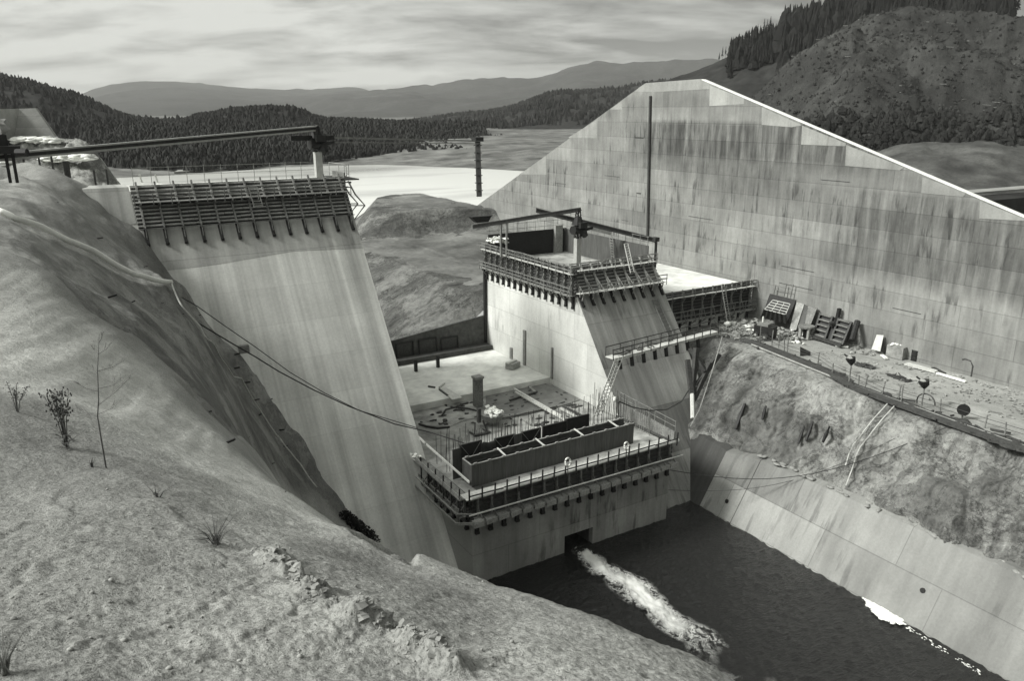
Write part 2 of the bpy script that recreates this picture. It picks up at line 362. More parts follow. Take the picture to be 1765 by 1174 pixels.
# contact with the sloping face of the left dam block
CONTACT = [(236,388),(262,420),(300,478),(350,530),(385,575),(420,612),(450,665),(480,712),(520,775),(560,836),(600,885),(640,928)]
for x, y in CONTACT:
    P = at_pl(x, y, SLN, 56.2); ctrl.append(azr(P))
    for dpx, dd in ((70, 1.2), (150, 4.0)):                       # the ground dives behind the face
        Q = at_pl(x+dpx, y+dpx*0.2, SLN, 56.2); r = math.hypot(Q.x, Q.y); ctrl.append((math.atan2(Q.x, Q.y), math.log(r), (Q.z-CAMZ-dd*1.6)/r))
for x, y, wd in SIL[1:]:
    P = at_w(x, y, wd); r = math.hypot(P.x, P.y); a = math.atan2(P.x, P.y); t0 = (P.z-CAMZ)/r
    for k, dt in ((1.5, 0.05), (2.3, 0.14), (3.4, 0.24), (5.0, 0.34)): ctrl.append((a, math.log(r*k), t0-dt))
for P in [(20,45,-2),(26,40,-4),(30,30,-4),(18,30,8),(34,20,-5),(30,5,-5),(20,2,5),(26,52,-4),(12,20,22)]: ctrl.append(azr(P))
for x, y, wd in [(0,283,73),(62,289,74),(110,310,74),(150,335,75),(190,352,76),(222,372,77)]: ctrl.append(azr(at_w(x, y, wd)))   # skyline
for P in [(0,82,33),(3,90,29),(8,96,22),(1,105,25),(-6,84,35.5),(-8,100,33),(4,115,16),(12,110,14)]: ctrl.append(azr(P))
for P in [(-4,5,37.5),(-6,12,37),(-8,25,36.5),(-9,45,36),(-9,65,36.5),(-1.5,0.5,38.2),(1.2,-0.8,38.0),(0.3,1.2,38.1),(2.0,0.8,37.4),(-2,-2,38.4),(4,0,36),(7,-2,33),(14,-4,22)]: ctrl.append(azr(P))
ctrl = np.array(ctrl)
WA, WR = 1.7, 0.8
tps = TPS(np.stack([ctrl[:, 0]*WA, ctrl[:, 1]*WR], 1), ctrl[:, 2], 2e-4)
na, nr = 720, 760
azs = np.linspace(-0.35, 1.62, na); lr = np.linspace(math.log(1.1), math.log(118), nr)
AZ, LR = np.meshgrid(azs, lr); R = np.exp(LR)
Tn = tps(np.stack([AZ.ravel()*WA, LR.ravel()*WR], 1)).reshape(AZ.shape)
X = R*np.sin(AZ); Y = R*np.cos(AZ); Z = CAMZ+Tn*R
Z = np.minimum(Z, 38.5)
far = np.clip((R-14)/25, 0, 1); near = 1-np.clip((R-6)/16, 0, 1)
Z += 0.35*far*fbm(X*0.16, Y*0.10+Z*0.1, 4, 3)+0.10*far*fbm(X*0.7, Y*0.35, 3, 5)
# gullied rock low on the cut, close to the dam face
gz = np.clip((X-4)/6, 0, 1)*np.clip((R-28)/10, 0, 1)
Z += gz*(0.55*np.abs(fbm(X*0.45+Z*0.25, Y*0.16, 4, 9))-0.3)
Z += 0.025*near*fbm(X*1.3, Y*1.3, 4, 21)+0.007*near*fbm(X*7, Y*7, 3, 22)+0.03*(1-far)*fbm(X*0.8-Y*0.3, Y*0.5, 3, 25)
def ridged(x, y, o, seed):
    r_ = 0; a = 1.0
    for k in range(o): r_ = r_+a*(1-np.abs(vnoise(x, y, seed+k*13)))**2; x = x*2.07+5.1; y = y*2.07-3.3; a *= .5
    return r_
# crusted, rilled sand close to the camera
wx = X+.35*fbm(X*.8, Y*.8, 3, 401); wy = Y+.35*fbm(X*.8+7, Y*.8, 3, 402)
rill = ridged(wx*.55+wy*.45, (wy-wx)*.18+wx*.1, 4, 410)
Z += near*(-.05*np.clip(rill-1.2, 0, .6))+near*.007*fbm(X*16, Y*16, 3, 415)+near*.006*fbm(X*34, Y*34, 2, 416)
sc_ = fbm(wx*.9, wy*1.5, 4, 420)*2.2; st_ = np.floor(sc_)+np.clip((sc_-np.floor(sc_))*4, 0, 1); Z += near*np.clip((8-R)/4, 0, 1)*.014*st_
# long soft furrows running down the pale second slope
Z += np.clip((R-12)/5, 0, 1)*np.clip((34-R)/8, 0, 1)*.08*fbm((X*.9-Y*.22), (Y+X)*.05, 4, 430)
# trampled ledges in the near sand
lf = near*np.clip((6.5-R)/3, 0, 1)
q = fbm(X*1.1, Y*2.2, 3, 31); Z += 0.05*near*np.clip(q-0.25, 0, 0.4)*np.clip((R-3)/3, 0, 1)
# wheel and boot ruts, and little broken scarps, in the sand near the camera
wdy = lambda y: float(np.interp(y, [760, 860, 960, 1060, 1174], [10.0, 7.9, 6.0, 4.65, 3.65]))
for pl, h_, s_ in [([(-40,1052),(60,995),(140,955)], .016, .10), ([(150,1128),(300,1062),(430,985)], .015, .09), ([(300,1150),(440,1085),(560,1015)], .012, .08), ([(-40,960),(80,925),(200,890)], .014, .10),
                 ([(240,850),(290,866),(350,872),(410,905)], .06, .10), ([(330,872),(345,905),(385,945)], .05, .09), ([(180,920),(230,928),(300,915)], .04, .08), ([(100,850),(130,890),(125,930)], .04, .09), ([(400,930),(450,940),(500,960)], .04, .08), ([(220,985),(300,980),(370,965)], .03, .07)]:
    W_ = [at_w(x, y, wdy(y)) for x, y in pl]; dm = np.full(X.shape, 99.0); sg = np.zeros(X.shape)
    jx = X+.12*fbm(X*2.2, Y*2.2, 3, 440); jy = Y+.12*fbm(X*2.2+5, Y*2.2, 3, 441)
    for a_, b_ in zip(W_[:-1], W_[1:]):
        ex, ey = b_.x-a_.x, b_.y-a_.y; L2 = ex*ex+ey*ey; tt = np.clip(((jx-a_.x)*ex+(jy-a_.y)*ey)/L2, 0, 1); dd_ = np.hypot(jx-a_.x-tt*ex, jy-a_.y-tt*ey)
        sg = np.where(dd_ < dm, np.sign((jx-a_.x)*ey-(jy-a_.y)*ex), sg); dm = np.minimum(dm, dd_)
    if h_ >= .04: Z += .55*h_*np.clip(.6+fbm(X*3, Y*3, 3, 443), 0, 1.5)*np.exp(-(dm/(s_*2.2))**2)*np.where(sg > 0, np.clip(dm/.02, -1, 1)*.5, -.5*np.clip(dm/.02, 0, 1))
    else: Z += h_*(np.exp(-((dm-s_*.6)/(s_*.5))**2)-.8*np.exp(-(dm/(s_*.4))**2))
# crusty lip running down the brow of the mound
CR = [at_w(*c) for c in [(455,955,6.6),(480,985,6.3),(510,1010,6.0),(520,1045,5.6),(545,1065,5.4),(555,1090,5.2),(600,1100,5.0),(640,1120,4.8),(690,1128,4.7),(730,1150,4.5),(780,1172,4.3)]]
dmin = np.full(X.shape, 9.0)
for a_, b_ in zip(CR[:-1], CR[1:]):
    ax, ay = a_.x, a_.y; ex, ey = b_.x-ax, b_.y-ay; tt = np.clip(((X-ax)*ex+(Y-ay)*ey)/(ex*ex+ey*ey), 0, 1)
    dmin = np.minimum(dmin, np.hypot(X-ax-tt*ex, Y-ay-tt*ey))
Z += 0.085*np.exp(-(dmin/0.13)**2)*np.clip(.5+1.3*fbm(X*4.5, Y*4.5, 4, 40)+.5*np.abs(fbm(X*13, Y*13, 3, 41)), 0, 2)
Z -= 0.3*np.clip((4-R)/3, 0, 1)*0
fs = grid_faces(nr, na); zz = Z.ravel()
# leave out what lies under the river bed and inside the dam block
inside = ((X > 6) & (Y > 60+0.733*Z+6)).ravel()
keep = (zz[fs].max(1) > -3.5) & ~(inside[fs].all(1) & (X.ravel()[fs].min(1) > 12)) & (X.ravel()[fs].max(1) < 40)
# where the cut shows bare weathered rock (outline of the washed area)
vx = np.stack([X.ravel(), Y.ravel(), Z.ravel()-CAMZ], 1); wv_ = vx@np.array(FW); pxx = CX+F*(vx@np.array(RT))/np.maximum(wv_, .1); pyy = CY-F*(vx@np.array(UP))/np.maximum(wv_, .1)
pxx = pxx+14*fbm(X.ravel()*.3, Y.ravel()*.15, 3, 301); pyy = pyy+14*fbm(X.ravel()*.3+9, Y.ravel()*.15, 3, 302)
ZONE = [(-80,396),(40,432),(110,482),(150,542),(250,612),(330,688),(420,765),(500,842),(560,880),(700,960),(700,820),(520,600),(330,420),(235,380),(190,345),(110,300),(0,275),(-80,270)]
def inpoly(px, py, poly):
    c = np.zeros(px.shape, bool); j = len(poly)-1
    for i in range(len(poly)):
        xi, yi = poly[i]; xj, yj = poly[j]; c ^= ((yi > py) != (yj > py)) & (px < (xj-xi)*(py-yi)/(yj-yi+1e-9)+xi); j = i
    return c
rock = inpoly(pxx, pyy, ZONE).astype(np.float32).reshape(X.shape)
PALE_SLOPE = [(-80,470),(20,470),(110,530),(240,630),(330,705),(430,790),(520,865),(600,915),(520,885),(400,835),(250,765),(130,695),(-80,650)]  # second slope, coloured paler than the sand around it
SHADE_CRUST = [(470,945),(560,925),(640,940),(760,985),(850,1060),(860,1174),(800,1190),(690,1128),(600,1098),(550,1070),(520,1020)]  # flank turned from the sun: shade put into the colour, plus smoother crust
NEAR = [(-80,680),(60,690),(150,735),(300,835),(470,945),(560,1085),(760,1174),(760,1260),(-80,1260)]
soft = inpoly(pxx, pyy, PALE_SLOPE).astype(np.float32).reshape(X.shape)*-.52+inpoly(pxx, pyy, SHADE_CRUST).astype(np.float32).reshape(X.shape)*.24+inpoly(pxx, pyy, NEAR).astype(np.float32).reshape(X.shape)*.20
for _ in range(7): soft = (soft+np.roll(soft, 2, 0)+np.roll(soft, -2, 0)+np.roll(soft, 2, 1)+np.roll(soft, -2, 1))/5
rock *= np.clip(.45+(pyy.reshape(X.shape)-380)/260, .45, 1)
for _ in range(4): rock = (rock+np.roll(rock, 1, 0)+np.roll(rock, -1, 0)+np.roll(rock, 1, 1)+np.roll(rock, -1, 1))/5
Z += np.clip(rock, 0, 1)*(0.5*(ridged(X*.22+Z*.1, Y*.11, 5, 305)-1.0)+.12*(ridged(X*.9, Y*.5+Z*.4, 3, 306)-1))
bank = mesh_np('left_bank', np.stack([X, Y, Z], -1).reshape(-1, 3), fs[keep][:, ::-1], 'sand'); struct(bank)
ra_ = bank.data.attributes.new('rock', 'FLOAT', 'POINT'); ra_.data.foreach_set('value', rock.ravel().astype(np.float32)); rd_ = bank.data.attributes.new('sand_tone', 'FLOAT', 'POINT'); rd_.data.foreach_set('value', soft.ravel().astype(np.float32))  # tone zones of the sand, with the flank's painted shade among them
def bank_z(x, y):
    r = math.hypot(x, y); a = math.atan2(x, y)
    i = (math.log(r)-lr[0])/(lr[1]-lr[0]); j = (a-azs[0])/(azs[1]-azs[0])
    return float(Z[int(np.clip(round(i), 0, nr-1)), int(np.clip(round(j), 0, na-1))])
_dep = None
def on_bank(px, py):
    """first point of the bank surface met by the ray through a pixel"""
    r = ray(px, py); s_ = 2.5
    while s_ < 110:
        P = CAM+r*s_
        if P.z < bank_z(P.x, P.y): return P
        s_ *= 1.004
    return CAM+r*70
clods = MB()
def chunk(mb, c, r, seed):
    rr_ = random.Random(seed); b = len(mb.v); ax = [rr_.gauss(0, 1) for _ in range(3)]; q = Matrix.Rotation(rr_.uniform(0, 6.28), 3, Vector(ax).normalized() if Vector(ax).length > 0 else 'Z')
    for k in range(8):
        v = Vector(((k & 1)*2-1, ((k >> 1) & 1)*2-1, ((k >> 2) & 1)*2-1)); v = Vector(tuple(v[i]*rr_.uniform(.45, 1.05) for i in range(3)))
        v = q @ v; mb.v.append((c[0]+v.x*r[0], c[1]+v.y*r[1], c[2]+v.z*r[2]))
    mb.f += [tuple(b+i for i in f) for f in ((0, 2, 3, 1), (4, 5, 7, 6), (0, 1, 5, 4), (2, 6, 7, 3), (0, 4, 6, 2), (1, 3, 7, 5))]
for i in range(620):
    k = random.randrange(len(CR)-1); P = CR[k].lerp(CR[k+1], random.random())
    x, y = P.x+random.gauss(0, .055), P.y+random.gauss(0, .055); s_ = random.choice([.004, .005, .006, .008, .010, .013, .02])*random.uniform(.7, 1.3)
    chunk(clods, (x, y, bank_z(x, y)-s_*0.05), (s_*1.4, s_*1.3, s_*0.8), i)
stuff(clods.build('soil_clods', 'clod'))
peb = MB()
for i in range(420):
    px = random.uniform(0, 900); py = random.uniform(640, 1170)
    P = on_bank(px, py)
    if P.y > 22: continue
    s_ = random.uniform(.004, .012)*(0.6+P.length*0)
    if random.random() < .12: s_ *= 2
    peb.lump((P.x, P.y, bank_z(P.x, P.y)+s_*.3), (s_*1.3, s_, s_*.8), .3, i)
stuff(peb.build('pebbles', 'rock_grey', None, True))

# ------------------------------------------------------------------ water
wv = [(-60, -120, 0), (70, -120, 0), (70, 60, 0), (-60, 60, 0)]
wgx = np.linspace(15, 60, 300); wgy = np.concatenate([np.linspace(-60, 19, 60), np.linspace(19.3, 57, 330)]); WGX, WGY = np.meshgrid(wgx, wgy)
a1 = WGX*.75+WGY*.66; a2 = -WGX*.66+WGY*.75
wz = .10*(1-np.abs(vnoise(a1*.55+.5*vnoise(a2*.3, a1*.3, 3), a2*1.5+.6*vnoise(a1*.4, a2*.2, 5), 601)))**2+.055*(1-np.abs(vnoise(a1*1.3, a2*3.1, 603)))**2+.04*fbm(WGX*.12, WGY*.12, 2, 604)-.09
wz *= np.clip((WGY+59)/10, 0, 1)
o = mesh_np('river', np.stack([WGX, WGY, wz], -1).reshape(-1, 3), grid_faces(*WGX.shape), 'river_water'); struct(o)
o = MB().add([(-260, 92, 15), (-260, 420, 15), (700, 900, 15), (160, 190, 15), (84, 180, 15), (56, 152, 15), (46, 138, 15), (29, 128, 15), (20, 92, 15)][::-1], [tuple(range(9))]).build('reservoir', 'reservoir_water'); struct(o)
# valley floor: one big sheet under everything upstream
n = 90; gx = np.linspace(-9000, 9000, 181); gy = np.concatenate([np.linspace(160, 900, 75), np.linspace(950, 9000, 60)])
GX, GY = np.meshgrid(gx*1.0, gy)
GX = np.sign(GX)*(np.abs(GX)/9000)**2.2*9000
# shoreline of the reservoir given in pixels on the water plane
SH = [at_z(*q, 15) for q in [(-200,318),(100,312),(240,305),(330,299),(420,293),(520,286),(600,285),(700,283),(800,289),(900,291),(940,285)]]
SHA = np.array([[math.atan2(p.x, p.y), math.hypot(p.x, p.y)] for p in SH])
GA = np.arctan2(GX, GY); GR = np.hypot(GX, GY)
rs = np.interp(GA, SHA[:, 0], SHA[:, 1], left=240, right=420)
hgt = 15+np.clip((GR-rs)*0.02, -3, 1.2)+np.clip((GR-rs), 0, 1)*0.1*fbm(GX*0.03, GY*0.03, 3, 50)
# rising ground to the right of the dam
rt_ = np.clip((GX-110)/120, 0, 1)*np.clip((GR-140)/80, 0, 1)
hgt = np.maximum(hgt, 11+rt_*(6+1.2*fbm(GX*0.012, GY*0.02, 3, 52))+np.clip((GR-330)/160, 0, 1)*rt_*5)
fl = mesh_np('valley_floor', np.stack([GX, GY, hgt], -1).reshape(-1, 3), grid_faces(*GX.shape)[:, ::1], 'mudflat'); struct(fl)
# pale sand bars lying in the shallows
for i, pts in enumerate([[(300,296),(360,292),(420,287),(460,283),(430,282),(370,286),(310,291)], [(640,270),(720,266),(830,262),(900,266),(830,270),(720,274)], [(835,256),(870,252),(905,262),(870,264)]]):
    o = MB().prism([at_z(x, y, 15.9+0.3*i) for x, y in pts], (0, 0, -3)).build('sand_bar', 'fresh_concrete'); struct(o)

# ------------------------------------------------------------------ cofferdam knoll between the blocks
KC = [(51,93,16.3),(50.5,102,16.3),(50.2,112,16.3),(52,124,16.4),(53,134,16.4),(54.5,143,16.5),
 (60,110,16.2),(70,110,16.3),(82,120,16.8),(84,100,16.5),(62,137,16.5),(74,134,17),(64,94,16.2),(82,93,16.2),(75,122,16.4),
 (60,141,16.9),(63,146,20.0),(70,141,17.2),(70,146,20.5),(77,138,17.4),(77,143.5,20.8),(84,138,18.2),(84,142,20.9),(67,156,20.7),(74,156,20.9),(82,156,21.0),(69,165,20.8),(76,167,20.9),(84,168,21),(60,149,19.0),(60,156,18.5),(72,172,20.2),(84,174,20.2),
 (60,170,13),(68,188,12.5),(84,195,12.5),(54,158,12.5),(49,149,13.5),(100,170,19),(100,130,17),(100,190,12.5),
 (36,90,10.6),(40,90,11.2),(45,90,12.4),(50,90,13.0),(36,110,7.5),(42,112,11.0),(46,112,14.2),(30,100,7),(30,122,12),(36,126,13),(46,138,15.6),(38,134,15.3),(30,130,15.3),(42,150,12.5),(30,150,11.5)]
KC = np.array(KC, float); kt = TPS(KC[:, :2]/20, KC[:, 2], 1e-4)
gx = np.linspace(29, 82.4, 260); gy = np.linspace(90.2, 190, 420); GX, GY = np.meshgrid(gx, gy)
KZ = kt(np.stack([GX.ravel(), GY.ravel()], 1)/20).reshape(GX.shape)
KZ = np.where((GY > 137) & (KZ > 17.5), np.minimum(17.5+(KZ-17.5)*1.6, 20.7+.006*(GY-150)), KZ); KZ = np.where((GY < 140) & (GX < 60) & (GX > 49), np.minimum(KZ+1.2*np.clip((GX-50)/3, 0, 1), 16.4), KZ)
sl_ = np.clip((52-GX)/8, 0, 1)+np.clip((GY-138)/8, 0, 1)
face_ = np.clip((GY-138)/5, 0, 1)*np.clip((148-GY)/3, 0, 1)+np.clip((52-GX)/8, 0, 1)
KZ += np.clip(face_, 0, 1)*(-.55*(ridged(GY*.3+GX*.06, GX*.07, 5, 60)-1.05))+0.10*fbm(GX*0.5, GY*0.5, 4, 61)
kn = mesh_np('knoll', np.stack([GX, GY, KZ], -1).reshape(-1, 3), grid_faces(*GX.shape), 'knoll_rock'); struct(kn)
kn.data.materials.append(M['mudflat']); gs = np.hypot(*np.gradient(kt(np.stack([GX.ravel(), GY.ravel()], 1)/20).reshape(GX.shape), gy, gx)); gs = gs+.06*fbm(GX*.5, GY*.5, 3, 63)
kn.data.polygons.foreach_set('material_index', (gs[:-1, :-1] < .17).astype(np.int32).ravel())
def knoll_z(x, y): return float(KZ[int(np.clip(round((y-90.2)/(190-90.2)*419), 0, 419)), int(np.clip(round((x-29)/(82.4-29)*199), 0, 199))])

# ------------------------------------------------------------------ right bank: work bench and gunited slope
EDGE = np.array([(-60,66.8),(0,67.4),(29.5,68.4),(36,68.9),(47.5,69.8),(55,71.0),(62,72.2),(66,73.4),(74,76)])
nr2, nc2 = 700, 230; ys = np.concatenate([np.linspace(-60, 17.5, 60), np.linspace(18, 72, 640)]); us = np.linspace(0, 1, nc2)
RB = np.zeros((nr2, nc2, 3)); eX = np.interp(ys, EDGE[:, 0], EDGE[:, 1])
twt = np.interp(ys, [-60, 20, 38, 50, 54, 60, 72], [6.2, 6.1, 6.1, 5.9, 5.2, 5.4, 7])
for j, u_ in enumerate(us):
    if u_ < 0.55:      # gunite slope
        k = u_/0.55; x0 = 56.3+0.62*twt-0.4; xx = x0+(eX-x0)*k
        z = (twt-1.2)+(13-(twt-1.2))*(1-(1-k)**1.45)
        RB[:, j, 0] = xx; RB[:, j, 2] = z
    else:
        k = (u_-0.55)/0.45; RB[:, j, 0] = eX+(83.5-eX)*k; RB[:, j, 2] = 13.0
    RB[:, j, 1] = ys
uu, yy = np.meshgrid(us, ys)
sm = np.clip(uu/0.04, 0, 1)*np.clip((0.52-uu)/0.08, 0, 1)
ns = fbm(yy*0.13+RB[..., 2]*0.12, RB[..., 2]*0.22, 4, 71); rg = np.abs(fbm(yy*0.35, RB[..., 2]*0.14+yy*0.1, 4, 73))
led = np.clip(fbm(yy*0.10+3, RB[..., 2]*0.55-uu*4, 3, 78), -.2, .8)
zz2 = RB[..., 2]; wy2 = yy+1.2*fbm(yy*.25, zz2*.3, 3, 501); wz2 = zz2+.6*fbm(yy*.25+4, zz2*.3, 3, 502)
rd2 = ridged(wy2*.16+wz2*.05, wz2*.16, 6, 505)-1.1; rd3 = ridged(wy2*.5, wz2*.45-wy2*.15, 4, 507)-1
dsp = sm*(.8*ns+.75*led-.2-1.0*rd2-.38*rd3)*1.15
RB[..., 0] -= dsp*0.75; RB[..., 2] += dsp*0.65
bn = np.clip((uu-0.56)/0.06, 0, 1); RB[..., 2] += bn*(0.06*fbm(RB[..., 0]*0.5, yy*0.4, 3, 75)+0.10*np.clip(fbm(RB[..., 0]*0.12, yy*0.12, 2, 76), -1, 1))
rb = mesh_np('right_bank', RB.reshape(-1, 3), grid_faces(nr2, nc2)[:, ::-1], 'gunite'); struct(rb)
rb.data.materials.append(M['bench_soil'])
mi = (np.arange((nr2-1)*(nc2-1)) % (nc2-1)); mi = (mi > int(0.545*nc2)).astype(np.int32); rb.data.polygons.foreach_set('material_index', mi)
def bench_edge(y): return float(np.interp(y, EDGE[:, 0], EDGE[:, 1]))
def slope_pt(y, k):
    i = int(np.clip(np.searchsorted(ys, y), 0, nr2-1)); j = int(np.clip(round(k*0.55*(nc2-1)), 0, nc2-1)); return Vector(RB[i, j])
def on_right(px, py):
    """first point of the right bank met by the ray through a pixel"""
    r = ray(px, py); best = None
    A = RB.reshape(-1, 3)-np.array(CAM); rr = np.array(r); tt = (A@rr)/(rr@rr); dd = np.linalg.norm(A-tt[:, None]*rr, axis=1)
    i = np.where(dd < max(0.45, dd.min()*1.3))[0]; i = i[np.argmin(tt[i])]; return CAM+r*float(tt[i])

# training wall: battered concrete facing along the river
t = thing('training_wall', 'long battered pale concrete river wall below the rough right-hand slope', 'retaining wall', (56.3, 0, 0))
prof = lambda y, tz: [(56.3-0.62*2, y, -2), (56.3+0.62*tz, y, tz), (56.3+0.62*tz+1.0, y, tz+0.15), (56.3+0.62*tz+1.0, y, tz-3), (58.5, y, -2)]
def wallseg(mb, pts):
    for (ya, ta), (yb, tb) in zip(pts[:-1], pts[1:]):
        A = prof(ya, ta); B = prof(yb, tb); k = len(A); mb.add(A+B, [(i, i+k, (i+1) % k+k, (i+1) % k) for i in range(k)])
    A = prof(*pts[0]); B = prof(*pts[-1]); mb.add(A, [(0, 1, 2, 3, 4)]); mb.add(B, [(4, 3, 2, 1, 0)])
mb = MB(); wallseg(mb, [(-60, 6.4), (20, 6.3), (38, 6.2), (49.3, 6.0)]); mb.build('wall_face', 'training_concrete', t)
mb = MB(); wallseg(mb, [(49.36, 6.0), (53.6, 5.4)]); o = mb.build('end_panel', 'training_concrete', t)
mb = MB(); wallseg(mb, [(53.6, 5.4), (54.2, 5.6), (58.6, 5.8)]); mb.build('dark_panel', 'dark_training_concrete', t)  # last wall panel, in a much darker concrete
# dark wedge: the oblique limit between pale and dark concrete
mb = MB()
for y, z in [(50.8, 1.5), (30.2, 2.5), (14, 2.2)]:
    c = V(56.3+0.62*z, y, z); mb.tube([c+V(-0.06, 0, 0.03), c+V(.3, 0, -.1)], 0.22, 10)
mb.build('drain_hole', 'black_steel', t)
mb = MB()
for i in range(90):
    y = random.uniform(-10, 50); mb.lump((56.3+0.62*6.2+random.uniform(.0, .9), y, 6.25), (random.uniform(.1, .35), random.uniform(.2, .6), random.uniform(.05, .2)), .3, i)
stuff(mb.build('berm_rubble', 'clod', None, True))

# ------------------------------------------------------------------ left dam block
t = thing('dam_block', 'tall pale concrete dam block with smooth sloping streaked face beside the sandy bank', 'dam', (18, 70, -3))
top = 32.6
mb = MB(); mb.prism([(1, face_y(-2, 56.2), -2), (1, face_y(top, 56.2), top), (1, 91, top), (1, 91, -2)], (28, 0, 0)); mb.build('block_body', 'spill_concrete', t)
mb = MB(); mb.prism([(5, face_y(30.2, 56.15), 30.2), (5, face_y(33.3, 56.15), 33.3), (5, 84, 33.3), (5, 84, 30.2)], (3.7, 0, 0)); mb.build('raised_end', 'darker_concrete', t)
mb = MB(); q0_ = [(x, face_y(z, 56.18), z) for x, z in ((9, 29.9), (29, 29.9), (29, 26.6), (22, 26.9), (15, 26.4), (9, 26.2))]; mb.prism(q0_, (0, .3, 0)); mb.build('upper_band', 'darker_concrete', t)  # thin darker concrete slab on the face below the formwork

# ------------------------------------------------------------------ middle pier block
t = thing('pier_block', 'middle concrete pier block with sheer bright side and darker sloping face', 'pier', (57, 72, -3))
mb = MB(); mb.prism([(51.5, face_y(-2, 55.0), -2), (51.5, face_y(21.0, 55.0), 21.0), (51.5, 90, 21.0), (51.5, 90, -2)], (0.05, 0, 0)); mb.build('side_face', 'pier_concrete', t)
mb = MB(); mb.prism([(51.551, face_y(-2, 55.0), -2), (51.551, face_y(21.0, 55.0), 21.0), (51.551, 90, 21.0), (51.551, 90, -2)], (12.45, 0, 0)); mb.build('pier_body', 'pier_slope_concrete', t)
mb = MB(); mb.bar((51.25, 89.9, 9), (51.25, 89.9, 21), .35); mb.build('corner_pipe', 'black_steel', t)
mb = MB()
for y, z0, z1, wd in [(80.3, 9, 13.6, .5), (74.2, 9, 12.9, .28), (83.5, 9, 10.5, .5)]: MB().box((51.42, y, (z0+z1)/2), (.2, wd, z1-z0)).build('wall_slot', 'grey_steel', t)

# ------------------------------------------------------------------ low outlet block
t = thing('outlet_block', 'low concrete block with square culvert mouth pouring water into the river', 'dam', (40, 54, -3))
OX0, OX1, OZ = 38.8, 42.1, 1.75
mb = MB()
mb.box(((29+OX0)/2, 63.5, 3.1), (OX0-29, 20, 10.2)); mb.box(((OX1+51.49)/2, 63.5, 3.1), (51.49-OX1, 20, 10.2)); mb.box(((OX0+OX1)/2, 63.5, (OZ+8.2)/2), (OX1-OX0, 20, 8.2-OZ))
mb.box(((OX0+OX1)/2, 70, -.2), (OX1-OX0, 5, 3.6))
mb.build('block_body', 'low_concrete', t)
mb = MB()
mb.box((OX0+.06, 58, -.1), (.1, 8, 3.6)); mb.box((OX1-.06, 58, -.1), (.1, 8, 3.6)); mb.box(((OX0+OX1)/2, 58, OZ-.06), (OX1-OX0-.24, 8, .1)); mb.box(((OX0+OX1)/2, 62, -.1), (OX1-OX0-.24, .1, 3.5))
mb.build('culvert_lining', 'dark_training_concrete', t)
mb = MB(); mb.box((40.25, 82.3, 5), (22.45, 15.2, 8)); mb.build('rear_slab', 'floor_concrete', t)
mb = MB(); mb.box((40.25, 64.15, 8.24), (22.3, 21, .05)); mb.build('front_deck', 'dusty_floor', t)
# filled bay between the pier and the divide wall
t = thing('fill_block', 'light topped concrete block in the gap between pier and tall wall', 'dam', (73, 80, 10))
mb = MB(); mb.box((73.2, 82, 13.7), (18.3, 18.5, 7.4)); mb.build('block_body', 'floor_concrete', t)

# ------------------------------------------------------------------ great divide wall (dam cross-section)
WX = 82.5
t = thing('divide_wall', 'huge gable-shaped concrete wall stained dark rising behind the pier', 'wall', (WX, 90, 10))
wp = [at_x(*q, WX) for q in [(1112,143),(1209,137),(1765,375)]]
sl_dn = (wp[2]-wp[1])/(wp[1].y-wp[2].y)
poly = [V(WX, 158, 16), V(WX, 148.5, 20.3), wp[0], wp[1], wp[1]+sl_dn*(wp[1].y+14), V(WX, -14, 8), V(WX, 158, 8)]
mb = MB(); mb.prism(poly, (0.7, 0, 0)); mb.build('wall_body', 'wall_concrete', t)
cop = MB(); cop.prism([wp[1]+V(-.03, -.05, -.02), wp[1]+V(-.03, -.05, .08), wp[1]+sl_dn*100+V(-.03, 0, .08), wp[1]+sl_dn*100+V(-.03, 0, -.02)], (.76, 0, 0)); cop.build('lit_top', 'white_paint', t)  # sloping top face of the wall, its light put in as white colour
cap = [(840,130),(895,95),(1290,65),(1350,98),(1352,138),(1180,148),(1000,157),(815,158)]
pan = [[(900+x/4.19, 120+y/4.19) for x, y in cap],
 [(900+x/4.19, 120+y/4.19) for x, y in [(632,286),(718,226),(720,286)]], [(900+x/4.19, 120+y/4.19) for x, y in [(332,490),(545,357),(541,494)]], [(900+x/4.19, 120+y/4.19) for x, y in [(-20,755),(175,618),(175,758)]],
 [(1150+x/2.795, y/2.795) for x, y in [(205,412),(370,472),(370,500),(203,510)]], [(1150+x/2.795, y/2.795) for x, y in [(456,516),(648,602),(600,612),(455,600)]],
 [(1150+x/2.795, y/2.795) for x, y in [(650,604),(862,690),(858,704),(645,696)]], [(1150+x/2.795, y/2.795) for x, y in [(862,697),(1140,806),(1120,820),(857,798)]],
 [(1150+x/2.795, y/2.795) for x, y in [(1230,853),(1442,928),(1425,948),(1224,930)]], [(1150+x/2.795, y/2.795) for x, y in [(1507,968),(1719,1052),(1719,1064),(1503,1052)]]]
for i, pl in enumerate(pan):
    ps = [at_x(x, y, WX-.012-.003*i) for x, y in pl]; mb = MB(); mb.prism(ps, (.1, 0, 0)); mb.build('fresh_panel', 'fresh_concrete', t)
mb = MB(); a = at_x(1121, 165, WX-.15); b = at_x(1116, 412, WX-.15); mb.tube([a, b], .22, 8); mb.build('drain_pipe', 'dark_steel', t)
mb = MB()
for z, y0, y1 in [(27.6, 96.5, 95.5), (36.0, 97.5, 95.5)]: mb.box((WX-.04, (y0+y1)/2, z), (.08, y0-y1, .12))
for i in range(9):
    y = random.uniform(38, 130); z = 14+2.25*random.randint(2, 9); L = random.uniform(1.5, 6)
    if z < 43-abs(y-90)*(.44 if y > 90 else .33): mb.box((WX-.02, y, z), (.04, L, .05))
mb.build('form_lip', 'dark_steel', t)

